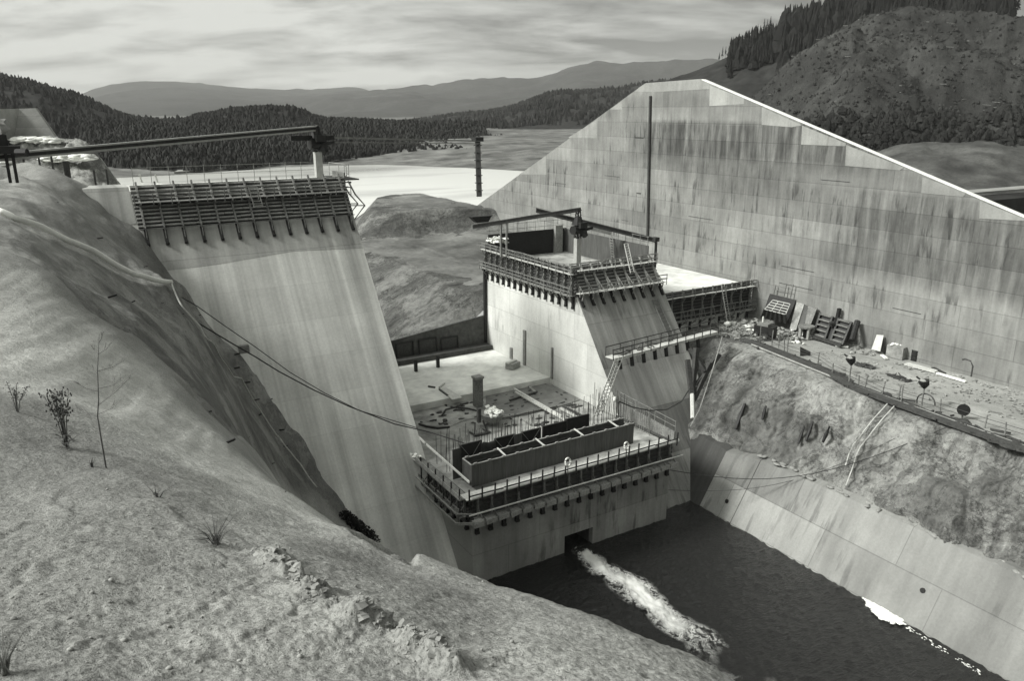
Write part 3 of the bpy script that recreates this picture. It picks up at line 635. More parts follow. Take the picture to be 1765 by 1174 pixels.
# ------------------------------------------------------------------ far left abutment with its own end wall
# ------------------------------------------------------------------ hills
def hill(name, prof, D, base_d, zb, mat, back=1.6, rough=0.0, nfront=40, seed=1, pw=1.0, ext=True, crest_round=0.5):
    prof = sorted(prof); xs = np.array([p_[0] for p_ in prof], float); yv = np.array([p_[1] for p_ in prof], float)
    Dv = np.array([p_[2] if len(p_) > 2 else D for p_ in prof], float); Bv = np.array([p_[3] if len(p_) > 3 else base_d for p_ in prof], float)
    px = np.linspace(xs[0], xs[-1], 220); py = np.interp(px, xs, yv); Dp = np.interp(px, xs, Dv); Bp = np.interp(px, xs, Bv)
    k = np.ones(9)/9; py = np.convolve(np.pad(py, 4, 'edge'), k, 'valid')
    cols = []
    for x, y, dd, bd in zip(px, py, Dp, Bp):
        P = at_w(x, y, dd); r = ray(x, YH); r = Vector((r.x, r.y, 0)); r.normalize(); dist = math.hypot(P.x, P.y); bdist = bd*dist/dd
        col = []
        for s_ in np.linspace(0, 1, nfront):
            q_ = math.sin(s_*math.pi/2)**pw if crest_round else s_; h = zb+(P.z-zb)*q_
            rr = bdist+(dist-bdist)*s_; col.append((r.x*rr, r.y*rr, h))
        for s_ in np.linspace(0.1, 1, 8):
            rr = dist+(dist-bdist)*back*s_; col.append((r.x*rr, r.y*rr, P.z+(zb-5-P.z)*(1-math.cos(s_*math.pi))/2))
        cols.append(col)
    A = np.array(cols); fr = np.clip(np.arange(A.shape[1])/(nfront-1), 0, 1.0); am = rough*np.sin(fr*math.pi*0.97)[None]
    sc = 6.0/max(1.0, abs(D-base_d))
    A[..., 2] += am*fbm(A[..., 0]*sc, A[..., 1]*sc, 5, seed)
    A[..., 2] += am*0.5*-np.abs(fbm(A[..., 0]*sc*2.2, A[..., 1]*sc*2.2, 3, seed+5))
    nr_, nc_ = A.shape[:2]
    o = mesh_np(name, A.reshape(-1, 3), grid_faces(nr_, nc_)[:, ::-1], mat); struct(o)
    return A, nfront
hill('mountain', [(-300,215),(60,205),(150,166),(210,152),(300,146),(360,150),(430,158),(540,160),(600,155),(640,160),(700,200),(760,215)], 7200, 2600, 14, 'mountain', rough=30, seed=90)
hill('mountain', [(430,205),(560,170),(640,157),(700,150),(780,147),(860,146),(940,141),(975,128),(1008,118),(1060,120),(1110,124),(1170,119),(1260,116),(1400,130),(1500,160)], 5200, 2000, 14, 'mountain', rough=40, seed=93)
HB, hbn = hill('wooded_hill', [(640,222),(700,214),(760,206),(830,197),(880,188),(905,179),(945,165),(1000,160),(1060,157),(1110,152),(1200,150),(1300,150),(1400,170)], 1500, 700, 15, 'hill_dark', rough=14, seed=96)
HA, han = hill('wooded_hill', [(-420,90),(-200,105),(0,140),(60,148),(100,160),(150,176),(210,204),(260,212),(330,222),(430,236),(520,250)], 900, 430, 15, 'hill_dark', rough=9, seed=98)
HC, hcn = hill('wooded_hill', [(250,232),(300,218),(330,205),(400,193),(480,189),(520,195),(550,208),(640,212),(700,216),(770,222),(830,232),(900,243)], 720, 420, 15, 'hill_dark', rough=5, seed=99)

# conifer forests read as one mass each
def forest(name, A, nf, count, h0, h1, mat, s0=0.1, s1=1.0, c0=0.0, c1=1.0, seed=1, crest=0.25, kx=1.0, bro=.6):
    r_ = np.random.default_rng(seed); vs = []; fs = []; nb = 0
    for i in range(count):
        u_ = r_.uniform(c0, c1)*(A.shape[0]-1); s_ = r_.uniform(s0, s1)
        if r_.random() < crest: s_ = r_.uniform(0.93, 1.0)
        v_ = s_*(nf-1); i0 = int(min(u_, A.shape[0]-2)); j0 = int(min(v_, nf-2)); a = u_-i0; b = v_-j0
        P = (A[i0, j0]*(1-a)+A[i0+1, j0]*a)*(1-b)+(A[i0, j0+1]*(1-a)+A[i0+1, j0+1]*a)*b
        h = r_.uniform(h0, h1); broad = r_.random() < bro; rad = h*(0.34 if broad else 0.17)*r_.uniform(.8, 1.3)*kx
        n_ = 6; tiers = 3 if not broad else 2
        for t_ in range(tiers):
            if broad: zb_ = h*(0.1+0.3*t_); zt_ = zb_+h*0.62; rr = rad*(1-0.25*t_)
            else: zb_ = h*(0.08+0.27*t_); zt_ = zb_+h*(0.46 if t_ < 2 else 0.38); rr = rad*(1-0.28*t_)
            ang = r_.uniform(0, 6.28); ring = []
            for k in range(n_):
                th = ang+k*6.283/n_; q_ = rr*r_.uniform(.6, 1.25); ring.append((P[0]+q_*math.cos(th), P[1]+q_*math.sin(th), P[2]+zb_+h*r_.uniform(-.06, .06)))
            if broad:
                ring2 = [(P[0]+(x-P[0])*.62, P[1]+(y-P[1])*.62, z+h*.4) for x, y, z in ring]
                vs += ring+ring2+[(P[0], P[1], P[2]+zt_)]
                for k in range(n_):
                    k2 = (k+1) % n_; fs += [(nb+k, nb+k2, nb+n_+k2), (nb+k, nb+n_+k2, nb+n_+k), (nb+n_+k, nb+n_+k2, nb+2*n_)]
                nb += 2*n_+1
            else:
                vs += ring+[(P[0]+rr*r_.uniform(-.15, .15), P[1], P[2]+zt_)]
                fs += [(nb+k, nb+(k+1) % n_, nb+n_) for k in range(n_)]; nb += n_+1
    o = mesh_np(name, vs, fs, mat, False); return stuff(o)
forest('hillside_forest', HA, han, 6500, 3.8, 7.2, 'far_foliage', .05, 1, .2, 1, 11, 0.25, 1.1, .75)
forest('hillside_forest', HB, hbn, 6000, 5, 9, 'far_foliage', .13, 1, 0, .8, 12)
forest('hillside_forest', HC, hcn, 5500, 3.0, 5.6, 'far_foliage', .05, 1, 0, 1, 13, 0.25, 1.15, .85)
# belt of trees along the far shore
BS = [(150,288),(240,293),(330,296),(420,291),(480,284),(560,281),(620,274),(700,266),(780,260),(842,251)]
bx = np.array([b[0] for b in BS]); by = np.array([b[1] for b in BS]); AA = []
for px_ in np.linspace(150, 838, 160):
    P0 = at_z(px_, float(np.interp(px_, bx, by)), 15.5); dr = Vector((P0.x, P0.y, 0)).normalized()
    AA.append([(P0.x+dr.x*s_*130, P0.y+dr.y*s_*130, 15.5+s_*14) for s_ in np.linspace(0, 1, 8)])
forest('shore_forest', np.array(AA), 8, 5000, 2.6, 5.2, 'shore_foliage', 0, 1, 0, 1, 14, 0.0, 1.1, .85)

# far left abutment mound with its own end wall
MDA, mdn = hill('abutment_mound', [(-420,215),(-200,228),(0,236),(60,236),(100,237),(135,240),(155,262),(178,300),(196,330)], 236, 206, 14, 'gunite', rough=2.2, seed=107, pw=.55)
t = thing('abutment_wall', 'pale trapezoid concrete wall on the mound at the far left edge', 'wall', at_w(40, 236, 230))
fr = [at_w(32,187,231), at_w(61,186,232), at_w(97,238,232), at_w(24,240,231)]
mb = MB(); mb.prism(fr, (1, 14, 0)); mb.build('grey_face', 'training_concrete', t)
fr = [at_w(-90,189,212), at_w(31.8,187,230.9), at_w(23.8,240,230.9), at_w(-90,250,212)]
mb = MB(); mb.prism(fr, (1, 14, 0)); mb.build('pale_face', 'fresh_concrete', t)
for i, (x0, x1, y0, y1, lb) in enumerate(((26, 97, 238, 245, 'white spoil spread at the foot of the far left abutment wall'), (78, 155, 268, 276, 'white spoil streak lower down the far left mound'))):
    m_ = MB()
    for k in range(40):
        px_ = random.uniform(x0, x1); P = at_w(px_, random.uniform(y0, y1), 226 if i == 0 else 217); m_.lump(P, (random.uniform(1, 2.6), random.uniform(1, 3), .5), .4, k)
    o = m_.build('spoil_heap', 'white_plastic', None, True); tag(o, lb, 'spoil')

# right: cut-over hill and the tall conifers left standing on the ridge behind
RC, rcn = hill('cutover_hill', [(1120,250),(1200,215),(1300,168),(1340,130),(1380,95),(1425,62),(1480,30),(1540,27),(1600,28),(1640,40),(1700,44),(1765,30),(1900,0),(2200,-30)], 400, 265, 17, 'cutover', rough=7, seed=101, pw=0.9)
RR, rrn = hill('ridge', [(1080,168),(1150,138),(1200,122),(1240,104),(1290,84),(1340,68),(1400,50),(1460,30),(1560,18),(1660,20),(1720,34),(1780,25),(1900,-10),(2200,-60)], 560, 400, 17, 'hill_dark', rough=4, seed=103)
terr = hill('terrace', [(1490,262),(1540,247),(1600,240),(1660,238),(1710,236),(1765,243),(1900,245),(2100,250)], 300, 215, 17, 'terrace', rough=1.0, seed=104)
mb = MB()
rd = [at_w(x, y, wd) for x, y, wd in [(1650,333,200),(1700,329,205),(1765,324,210),(1900,315,225)]]
for a_, b_ in zip(rd[:-1], rd[1:]): mb.bar(a_, b_, 5, .5)
struct(mb.build('track_road', 'fresh_concrete'))
bk = MB()
for a_, b_ in zip(rd[:-1], rd[1:]): bk.bar(a_+V(-2, -6, -3.0), b_+V(-2, -6, -3.0), 8, 4.5)
struct(bk.build('road_bank', 'hill_dark'))
forest('hill_brush', RC, rcn, 7000, 0.3, 1.3, 'brush', .03, .98, .05, 1, 15, 0.05, 2.0)
forest('foot_brush', RC, rcn, 2200, 1.2, 3.6, 'far_foliage', .0, .20, .05, 1, 16, 0.0, 1.6, .97)
lg = MB(); r_ = np.random.default_rng(5)
for i in range(190):
    u_ = r_.uniform(.1, .98)*(RC.shape[0]-1); v_ = r_.uniform(.15, .97)*(rcn-1); P = Vector(RC[int(u_), int(v_)]); a_ = r_.uniform(0, 3.14); L = r_.uniform(.6, 3.5)
    dv = V(math.cos(a_), math.sin(a_), .15)*L; lg.bar(P+V(0, 0, .5), P+dv+V(0, 0, .3), .12)
stuff(lg.build('felled_logs', 'rock_grey'))
forest('ridge_forest', RR, rrn, 1300, 16, 23, 'needles', .35, .97, .23, .565, 17, 0.1, 1.0, .08)
forest('ridge_forest', RR, rrn, 320, 6, 14, 'needles', .55, .97, .15, .24, 18, 0.1, 1.0, .08)
# individual ridge conifers
def conifer_mesh(seed):
    r_ = random.Random(seed); h = r_.uniform(19, 26); bare = r_.uniform(.12, .45); mb = MB()
    trunk = MB(); trunk.tube([(0, 0, -1.5), (0, 0, h*.5), (0, 0, h*.96)], [.24, .16, .03], 5)
    n_ = 58
    for i in range(n_):
        q_ = bare+(1-bare)*(i/n_); z = h*q_; L = (1-q_)**.75*h*.15*r_.uniform(.55, 1.25)+.2; a_ = r_.uniform(0, 6.28)
        for k in range(2):
            a2 = a_+k*3.14+r_.uniform(-.6, .6); dx_, dy_ = math.cos(a2), math.sin(a2); wd = L*.34
            tip = (dx_*L, dy_*L, z-L*.35); m_ = L*.5
            mb.add([(0, 0, z+.25), (dx_*m_-dy_*wd, dy_*m_+dx_*wd, z-.1*L), tip, (dx_*m_+dy_*wd, dy_*m_-dx_*wd, z-.15*L)], [(0, 1, 2, 3)])
    mb.add([(0.25, 0, h*.93), (-.2, .2, h*.93), (-.2, -.2, h*.93), (0, 0, h)], [(0, 1, 3), (1, 2, 3), (2, 0, 3)])
    return trunk, mb
protos = []
for sd_ in range(7):
    tk, cr = conifer_mesh(sd_); p_ = thing('conifer', 'tall dark conifer with bare lower trunk in the row on the right-hand ridge', 'tree', (0, 0, 0), 'conifers standing along the ridge')
    tk.build('trunk', 'bark', p_); cr.build('crown', 'needles', p_); protos.append(p_)
cnt = 0
for i in range(190):
    u_ = random.uniform(.137, .80) if i > 60 else .137+.66*i/60
    px_ = 1080+u_*1120
    if 1728 < px_ < 1752 : continue
    s_ = random.choice([1, 1, .99, .96, .92, .88]); P = Vector(RR[int(u_*(RR.shape[0]-1)), int(s_*(rrn-1))])
    o = protos[cnt] if cnt < 7 else copy_tree(protos[random.randrange(7)]); cnt += 1
    k = random.uniform(.62, 1.0)*min(1.0, max(.4, .4+(px_-1235)/180)); o.location = P; o.scale = (k, k, k); o.rotation_euler = (0, 0, random.uniform(0, 6.28))
#PART3
# ------------------------------------------------------------------ timber formwork lifts
def formwork(name, label, cat, P0, P1, up, n, H, nb, leg=1.7, nw=9, low=None, high=None, mats=('form_ply', 'timber', 'dark_timber', 'pale_timber'), first=0.5, wal_t=.13, face_t=.08, legw=.26, diag=True, brmat=None):
    P0 = Vector(P0); P1 = Vector(P1); d = (P1-P0); L = d.length; d.normalize(); up = Vector(up).normalized(); n = Vector(n).normalized()
    fn = d.cross(up).normalized()
    if fn.dot(n) < 0: fn = -fn
    t = thing(name, label, cat, P0)
    mb = MB(); mb.prism([P0+fn*.02, P1+fn*.02, P1+up*H+fn*.02, P0+up*H+fn*.02], fn*face_t); mb.build('form_face', mats[0], t)
    mb = MB()
    for i in range(nw):
        h = H*(i+.4)/nw; o_ = fn*(face_t+.02+wal_t/2)
        # each waler is laid in lengths with slight misfit
        x = 0
        while x < L:
            x2 = min(L, x+random.uniform(3.2, 5.2)); j = random.uniform(-.03, .03)
            mb.bar(P0+d*x+up*(h+j)+o_, P0+d*(x2-.03)+up*(h+j)+o_, wal_t, H/nw*.42, up=up); x = x2
    mb.build('waler_rack', mats[1], t)
    # one bracket: soldier, foot leg and diagonals
    def bracket(x):
        c = P0+d*x; mb = MB(); o_ = fn*(face_t+wal_t+.13)
        mb.bar(c+o_-up*.1, c+o_+up*(H+.15), .16, .2, up=fn)
        mb2 = MB(); mb2.bar(c+fn*.16-up*.05, c+fn*.13-up*leg, legw, .26, up=fn); mb2.box(c+fn*.16-up*leg, (legw*1.1, .3, .22))
        if low and diag:
            q_ = c+n*low[1]+up*low[0]; mb.bar(q_, c+fn*.2+up*(low[0]-leg*.75), .09, .09); mb.bar(c+fn*.2+up*low[0]-V(0, 0, .1), q_-V(0, 0, .1), .1, .12)
            mb.bar(q_+V(0, 0, .1), c+o_+up*(H*.55), .07, .09)
        if high: 
            q_ = c+n*high[1]+up*high[0]; mb.bar(q_-V(0, 0, .08), c+o_+up*high[0]-V(0, 0, .08), .09, .1); mb.bar(q_-V(0, 0, .08), c+o_+up*(high[0]-.9), .07, .08)
        return mb, mb2
    xs = [first+(L-2*first)*i/(nb-1) for i in range(nb)]
    b1, l1 = bracket(xs[0]); ob = b1.build('bracket', brmat or mats[3], t); ol = l1.build('hanging_leg', 'black_steel', t)
    for x in xs[1:]:
        for src in (ob, ol):
            c = src.copy(); COL.objects.link(c); c.parent = t; c.location = d*(x-xs[0])
    for k, spec in (('low', low), ('high', high)):
        if not spec: continue
        h, wd, rail, np_ = spec[:4]; mb = MB()
        for j in range(2):
            x = 0
            while x < L:
                x2 = min(L, x+random.uniform(2.8, 4.6)); mb.bar(P0+d*x+up*h+n*(.42+(wd-.42)*(j+.35)/2)+V(0, 0, random.uniform(0, .05)), P0+d*(x2-.05)+up*h+n*(.42+(wd-.42)*(j+.35)/2)+V(0, 0, random.uniform(0, .05)), (wd-.42)/2.15, .06); x = x2
        mb.build('walkway', spec[4] if len(spec) > 4 else mats[3], t)
        if rail:
            mb = MB(); e = P0+up*h+n*wd
            for i in range(np_):
                x = L*i/(np_-1); c = e+d*x; lean = n*random.uniform(-.04, .08); mb.bar(c-V(0, 0, .25), c+V(0, 0, rail)+lean, .07, .07)
            for hh in (rail*.52, rail*.97):
                x = 0
                while x < L:
                    x2 = min(L, x+random.uniform(4, 6)); mb.bar(e+d*(x-.1)+V(0, 0, hh+random.uniform(-.05, .05)), e+d*(x2+.1)+V(0, 0, hh+random.uniform(-.05, .05)), .05, .12); x = x2
            mb.build('railing', spec[5] if len(spec) > 5 else mats[3], t)
    return t
SU = Vector((0, .733, 1)).normalized()
def lad(name, label, p, q, wd=.45, mat='pale_timber', step=.32, dbl=False, side=None, group=None):
    p = Vector(p); q = Vector(q); t = thing(name, label, 'ladder', p, group); ax = (q-p).normalized(); L = (q-p).length
    s_ = Vector(side) if side else ax.cross(Vector((0, 0, 1))).normalized()
    offs = [-wd/2, wd/2] if not dbl else [-wd, 0, wd]
    for k in offs: MB().bar(p+s_*k, q+s_*k, .07, .10).build('side_rail', mat, t)
    mb = MB(); i = 0
    while i*step < L-.1: c = p+ax*(i*step+.15); mb.bar(c+s_*offs[0], c+s_*offs[-1], .06, .07); i += 1
    mb.build('rung_row', mat, t); return t

# left block
LP0 = V(8.8, face_y(29.75, 56.2), 29.75); LP1 = V(29.0, face_y(29.75, 56.2), 29.75)
formwork('formwork', 'long rack of horizontal timbers and thirteen brackets crowning the left dam block', 'formwork', LP0, LP1, SU, (0, -1, 0), 4.45, 13, 1.75, 11,
         low=(0.0, .62, 0, 0, 'timber'), high=(2.75, 1.35, 1.05, 14, 'timber', 'timber'), mats=('black_steel', 'pale_timber', 'dark_timber', 'timber'), wal_t=.16)
lad('ladder', 'short pale ladder hung on the rack of timbers atop the left dam block', at_y(446, 357, 76.3), at_y(436, 322, 76.6), .8, 'pale_timber', .42, side=(1, 0, 0))
t = thing('end_platform', 'small railed steel platform with bent struts on the right end of the left block', 'platform', (29.6, 80, 30))
mb = MB()
for z in (33.4, 34.4): mb.bar((29.2, 80.5, z), (31.0, 84, z), .05); mb.bar((31.0, 84, z), (30.2, 88, z), .05)
for p_ in [(29.3, 80.7), (30, 82), (31, 84), (30.6, 86), (30.2, 88)]: mb.bar((p_[0], p_[1], 33.0), (p_[0], p_[1], 34.4), .05)
mb.build('railing', 'pale_steel', t)
MB().box((30.1, 84, 33.0), (1.8, 6, .12)).build('platform_floor', 'dark_timber', t)
mb = MB()
for y in (79.5, 81.5, 84): mb = MB(); mb.tube([(29.2, y, 33), (29.9, y, 31.6), (30.9, y, 30.4), (29.3, y, 28.6)], .09, 5); mb.bar((29.1, y, 30.5), (30.9, y, 30.4), .1); mb.build('strut', 'grey_steel', t)
MB().box((29.12, 82, 31.8), (.14, 3.6, 4.0)).build('form_face', 'timber', t)
t = thing('safety_rail', 'thin railing along the crest behind the timber rack on the left block', 'railing', (20, 87, 32.6))
mb = MB()
for i in range(12): mb.bar((10+i*1.7, 88, 32.6), (10+i*1.7, 88, 34.6), .05)
for z in (33.7, 34.5): mb.bar((10, 88, z), (28.9, 88, z), .045)
mb.build('rail', 'grey_steel', t)
t = thing('marker_stake', 'pale stake standing at the water edge behind the left block', 'stake', (0, 0, 0), 'pale stakes behind the left block')
mb = MB(); a = at_z(245, 313, 15.2); mb.bar(a-V(0, 0, .5), a+V(-.6, 0, 2.6), .6, .3); mb.build('stake_post', 'light_timber', t)
c = copy_tree(t); c.location = at_z(272, 313, 15.2)-a

# middle pier: outer forms on two sides, bare inner forms on the others
zB = 20.25
formwork('formwork', 'dense dark timber formwork with catwalk along the bright flank of the middle pier', 'formwork', (51.5, 90.0, zB-.3), (51.5, face_y(zB, 55)-.2, zB-.3), (0, 0, 1), (-1, 0, 0), 3.1, 15, 1.35, 8,
         low=(.1, 1.0, 1.0, 13, 'pale_timber'), high=(2.55, .9, 1.0, 15, 'light_timber'), mats=('form_ply', 'dark_timber', 'dark_timber', 'timber'), legw=.3)
formwork('formwork', 'light railed formwork with two catwalks over the sloping face of the middle pier', 'formwork', (51.3, face_y(zB, 55), zB), (64.0, face_y(zB, 55), zB), SU, (0, -1, 0), 3.45, 9, 1.6, 8,
         low=(.15, 1.15, .95, 11, 'light_timber'), high=(2.85, .9, 1.0, 11, 'light_timber'), mats=('form_ply', 'timber', 'dark_timber', 'pale_timber'))
t = thing('pour_enclosure', 'open dark plywood box walls around the fresh floor topping the middle pier', 'formwork', (58, 80, 21))
MB().box((57.9, 89.6, 22.7), (12.5, .14, 3.3)).build('back_form', 'black_steel', t)
MB().box((63.85, 80.8, 22.7), (.14, 17.4, 3.2)).build('side_form', 'form_ply_mid', t)
MB().box((62.6, 89.3, 22.9), (1.2, .5, 3.9)).build('end_post', 'pale_timber', t)
mb = MB()
for i in range(13): mb.bar((64.05, 72.5+i*1.4, 23.5), (64.05, 72.5+i*1.4, 25.4), .05)
for z in (24.5, 25.3): mb.bar((64.05, 72.3, z), (64.05, 89.5, z), .045)
for i in range(9): mb.bar((52+i*1.45, 89.9, 24), (52+i*1.45, 89.9, 25.6), .05)
for z in (24.8, 25.5): mb.bar((51.6, 89.9, z), (64, 89.9, z), .045)
mb.build('railing', 'grey_steel', t)
MB().box((57.7, 80.6, 21.04), (12, 17.6, .06)).build('fresh_floor', 'dusty_floor', t)
lad('ladder', 'ladder leaning inside the open form box on top of the pier', (62.9, 77.5, 21.1), (63.6, 79.0, 24.6), .6, 'pale_timber', .35, side=(0, 1, 0))
lad('ladder', 'ladder climbing the front catwalks of the middle pier', at_y(1090, 470, 69.2), at_y(1079, 420, 71.4), .55, 'light_timber', .33, side=(1, 0, 0))
lad('ladder', 'long wooden ladder lying up the sloping pier face above the footbridge', at_pl(1157, 579, SLN, 54.8), at_pl(1129, 516, SLN, 54.8), .85, 'timber', .45, side=(1, 0, 0))
MB_ = MB()
for i in range(60): q_ = random.random(); chunk(MB_, (52.2+random.uniform(-.7, .9), 88.9+random.uniform(-1.6, .6), 23.5+random.uniform(0, .8)*q_), (random.uniform(.1, .4), random.uniform(.1, .5), random.uniform(.04, .2)), i)
o = MB_.build('tarpaulin', 'white_plastic'); tag(o, 'crumpled white tarpaulin on the far corner of the pier forms', 'tarpaulin')

# hoist on the pier
def hoist(label, base, top, r=.45):
    t = thing('derrick_mast', label, 'mast', base); b_ = Vector(base); tp = Vector(top)
    MB().bar(b_, b_.lerp(tp, .52), r*1.5, r*1.5).build('column', 'pale_steel', t)
    m_ = MB()
    for dx_, dy_ in ((-1, -1), (1, -1), (1, 1), (-1, 1)): m_.bar(b_.lerp(tp, .5)+V(dx_*r*.6, dy_*r*.6, 0), tp+V(dx_*r*.4, dy_*r*.4, 0), .1)
    for i in range(6):
        z = .5+.08*i; p_ = b_.lerp(tp, z); m_.bar(p_+V(-r*.6, -r*.6, 0), p_+V(r*.6, -r*.6, .6), .07); m_.bar(p_+V(-r*.6, r*.6, .6), p_+V(-r*.6, -r*.6, 0), .07)
    m_.build('lattice_top', 'black_steel', t)
    h = MB(); c = b_.lerp(tp, .66); h.tube([c+V(-.9, -.2, 0), c+V(.9, .2, 0)], .55, 9); h.box(c+V(.2, -.6, .6), (1.0, .8, .7)); h.tube([c+V(0, 0, .6), c+V(0, 0, 1.6)], [.7, .4], 8)
    h.lump(c+V(.6, -.4, -.5), .5, .2, 3); h.bar(c+V(-.6, -.5, -.3), c+V(1.7, -.7, .2), .25, .3); h.build('winch', 'black_steel', t)
    return t
hoist('short mast with black winch standing inside the pier form box', (57.6, 78, 21), (57.6, 78, 28.6))
t = thing('hoist_beam', 'dark trussed beam reaching from the pier mast over the bay toward the river', 'beam', (57.6, 78, 28))
a = at_y(1001, 358, 77.8); b = at_z(815, 389, 28.0)
b = at_w(815, 388, (a-CAM).dot(FW)*1.02)
m_ = MB(); m_.bar(a, b, .28, .12); m_.bar(a-V(0, 0, .38), b-V(0, 0, .38), .28, .12); m_.bar(a-V(.05, .05, .19), b-V(.05, .05, .19), .06, .3); m_.build('girder', 'dark_steel', t)
m_ = MB(); c = b+V(.5, 0, .3); m_.prism([c+V(-.1, -.4, 0), c+V(1.5, -.4, 0), c+V(2.0, -.4, .75), c+V(-.9, -.4, .75)], (0, .9, 0)); m_.build('hopper', 'black_steel', t)
m_ = MB()
for px_ in (864, 874):
    p_ = a.lerp(b, (1001-px_)/186.0); m_.bar(p_-V(0, 0, .4), V(p_.x, p_.y, 22.5), .2)
m_.build('prop', 'grey_steel', t)
t = thing('hoist_beam', 'dark trussed beam crossing the pier mast and ending above the ladder side', 'beam', (57.6, 78, 27))
b = at_w(1130, 411, 98.0); a = at_w(924, 359, 98.6)
m_ = MB(); m_.bar(a, b, .3, .12); m_.bar(a-V(0, 0, .45), b-V(0, 0, .45), .3, .12); m_.bar(a-V(0, 0, .22), b-V(0, 0, .22), .06, .4); m_.build('girder', 'dark_steel', t)
q_ = a.lerp(b, .30); e_ = a.lerp(b, .63); MB().bar(q_-V(0, 0, .75), e_-V(0, 0, .75), .35, .4).build('counterweight', 'grey_steel', t)
m_ = MB(); m_.box(b+V(0, 0, -.1), (.7, .7, .5)); m_.bar(b, V(b.x, b.y, 21), .12); m_.bar(b+V(.5, .3, 0), V(b.x+.5, b.y+.3, 21), .12); m_.build('end_post', 'dark_steel', t)
# long beam over the left block
hoist('tall mast with black winch on the crest of the left block', (28.0, 85.0, 32.6), (28.0, 85.0, 38.6), .5)
t = thing('hoist_beam', 'long pale steel beam running from the left bank to the crest mast', 'beam', (28, 85, 38))
a = at_y(548, 217, 85.0); b = at_w(-30, 268, 58)
m_ = MB(); m_.bar(a, b, .34, .13); m_.bar(a-V(0, 0, .42), b-V(0, 0, .42), .36, .16); m_.build('girder', 'pale_steel', t)
m_ = MB(); m_.bar(a-V(0, 0, .2), b-V(0, 0, .2), .07, .3); m_.build('web', 'dark_steel', t)
m_ = MB()
for px_, h in ((-12, 1.6), (10, 1.5), (22, 1.3)):
    p_ = at_w(px_, 268, 59); m_.bar(p_-V(0, 0, 2.0), p_+V(0, 0, .2), .22)
p_ = at_w(8, 258, 58.5); m_.box(p_, (2.0, 1.0, .55)); m_.box(at_w(2, 244, 58.7), (.8, .8, 1.0)); m_.tube([at_w(28, 263, 58), at_w(47, 263, 58)], .3, 7); m_.build('bank_support', 'black_steel', t)
m_ = MB(); m_.lump(at_w(3, 218, 58.9), (.55, .55, .6), .3, 4); m_.build('canvas_cover', 'rock_grey', t)
t = thing('hoist_beam', 'thin far beam from the crest mast to a dark post in the reservoir', 'beam', (30, 86, 36))
a = at_y(500, 238, 84); c = at_y(575, 237, 86); b = at_w(830, 243, 176)
m_ = MB(); m_.bar(a, c, .3, .5); m_.build('dark_stub', 'black_steel', t)
m_ = MB(); m_.bar(c, b, .25, .2); m_.bar(c-V(0, 0, .5), b-V(0, 0, .5), .1, .1); m_.build('girder', 'grey_steel', t)
t = thing('gauge_post', 'dark slender tower post standing at the reservoir edge near the wall', 'post', (90, 165, 15))
P = at_w(826, 338, 176); T_ = at_w(823, 238, 176)
m_ = MB(); m_.bar(V(P.x, P.y, P.z), T_, 1.15, 1.15); m_.build('post_shaft', 'dark_steel', t); m_ = MB(); m_.box(T_+V(0, 0, -.2), (2.0, 2.0, .9))
for i in range(7): m_.box(P.lerp(T_, .1+.13*i), (1.3, 1.3, .16))
m_.build('collar', 'black_steel', t)

# footbridge below the pier slope
BY = 62.9
t = thing('footbridge', 'narrow railed timber walkway crossing the sloping pier face to the work bench', 'walkway', (58, BY, 15))
q0 = V(50.6, BY-.5, 14.9); q1 = V(67.6, BY+1.2, 15.0)
m_ = MB(); m_.bar(q0+V(0, .0, 0), q1, 1.2, .1); m_.build('deck', 'light_timber', t)
m_ = MB(); m_.bar(q0+V(0, -.62, -.08), q1+V(0, -.62, -.08), .08, .3); m_.build('fascia_board', 'light_timber', t)
m_ = MB(); e = V(0, -.66, 0); dd_ = (q1-q0)
for i in range(13): c = q0+dd_*(i/12)+e; m_.bar(c-V(0, 0, .15), c+V(random.uniform(-.2, .1), 0, 1.15), .08)
for hh in (.55, 1.05): m_.bar(q0+e+V(0, 0, hh), q1+e+V(0, 0, hh), .05, .1)
for i in range(9): c = q0+dd_*(i/8)-e; m_.bar(c, c+V(0, 0, 1.1), .06)
m_.bar(q0-e+V(0, 0, 1.05), q1-e+V(0, 0, 1.05), .05, .1); m_.build('railing', 'dark_timber', t)
for i in range(8):
    c = q0+dd_*(.06+i*.105)+V(0, -.5, -.15); m_ = MB(); m_.bar(c, c+V(0, -.25, -1.1), .3, .3); m_.bar(c, c+V(0, .8, 0), .2); m_.build('bracket', 'black_steel', t)
m_ = MB()
for i in range(34): c = q0+dd_*random.uniform(.05, .6)+V(0, random.uniform(-.3, .4), .15); m_.bar(c, c+V(random.uniform(-.9, .9), random.uniform(-.3, .3), random.uniform(0, .3)), .12)
stuff(m_.build('timber_offcuts', 'timber'))
lad('ladder', 'long double wooden ladder from the low deck up to the footbridge', at_z(1027, 716, 8.7)+V(0, -.3, 0), q0+V(.7, -.8, .2), .5, 'light_timber', .42, True, (1, 0, 0))
m_ = MB()
for a_, b_ in [((1185,620),(1193,690)), ((1192,690),(1200,600)), ((1195,690),(1225,625)), ((1200,665),(1240,610)), ((1190,600),(1215,640))]:
    m_.bar(at_w(*a_, 84.5), at_w(*b_, 84.0), .45, .45)
o = m_.build('prop_frame', 'dark_timber'); tag(o, 'dark raking timber props under the bench end of the footbridge', 'props')
m_ = MB(); m_.tube([at_w(1193, 680, 82.5), at_w(1194, 722, 80.5)], .22, 6); o = m_.build('downpipe', 'light_timber'); tag(o, 'pale vertical pipe beside the pier toe under the footbridge', 'pipe')

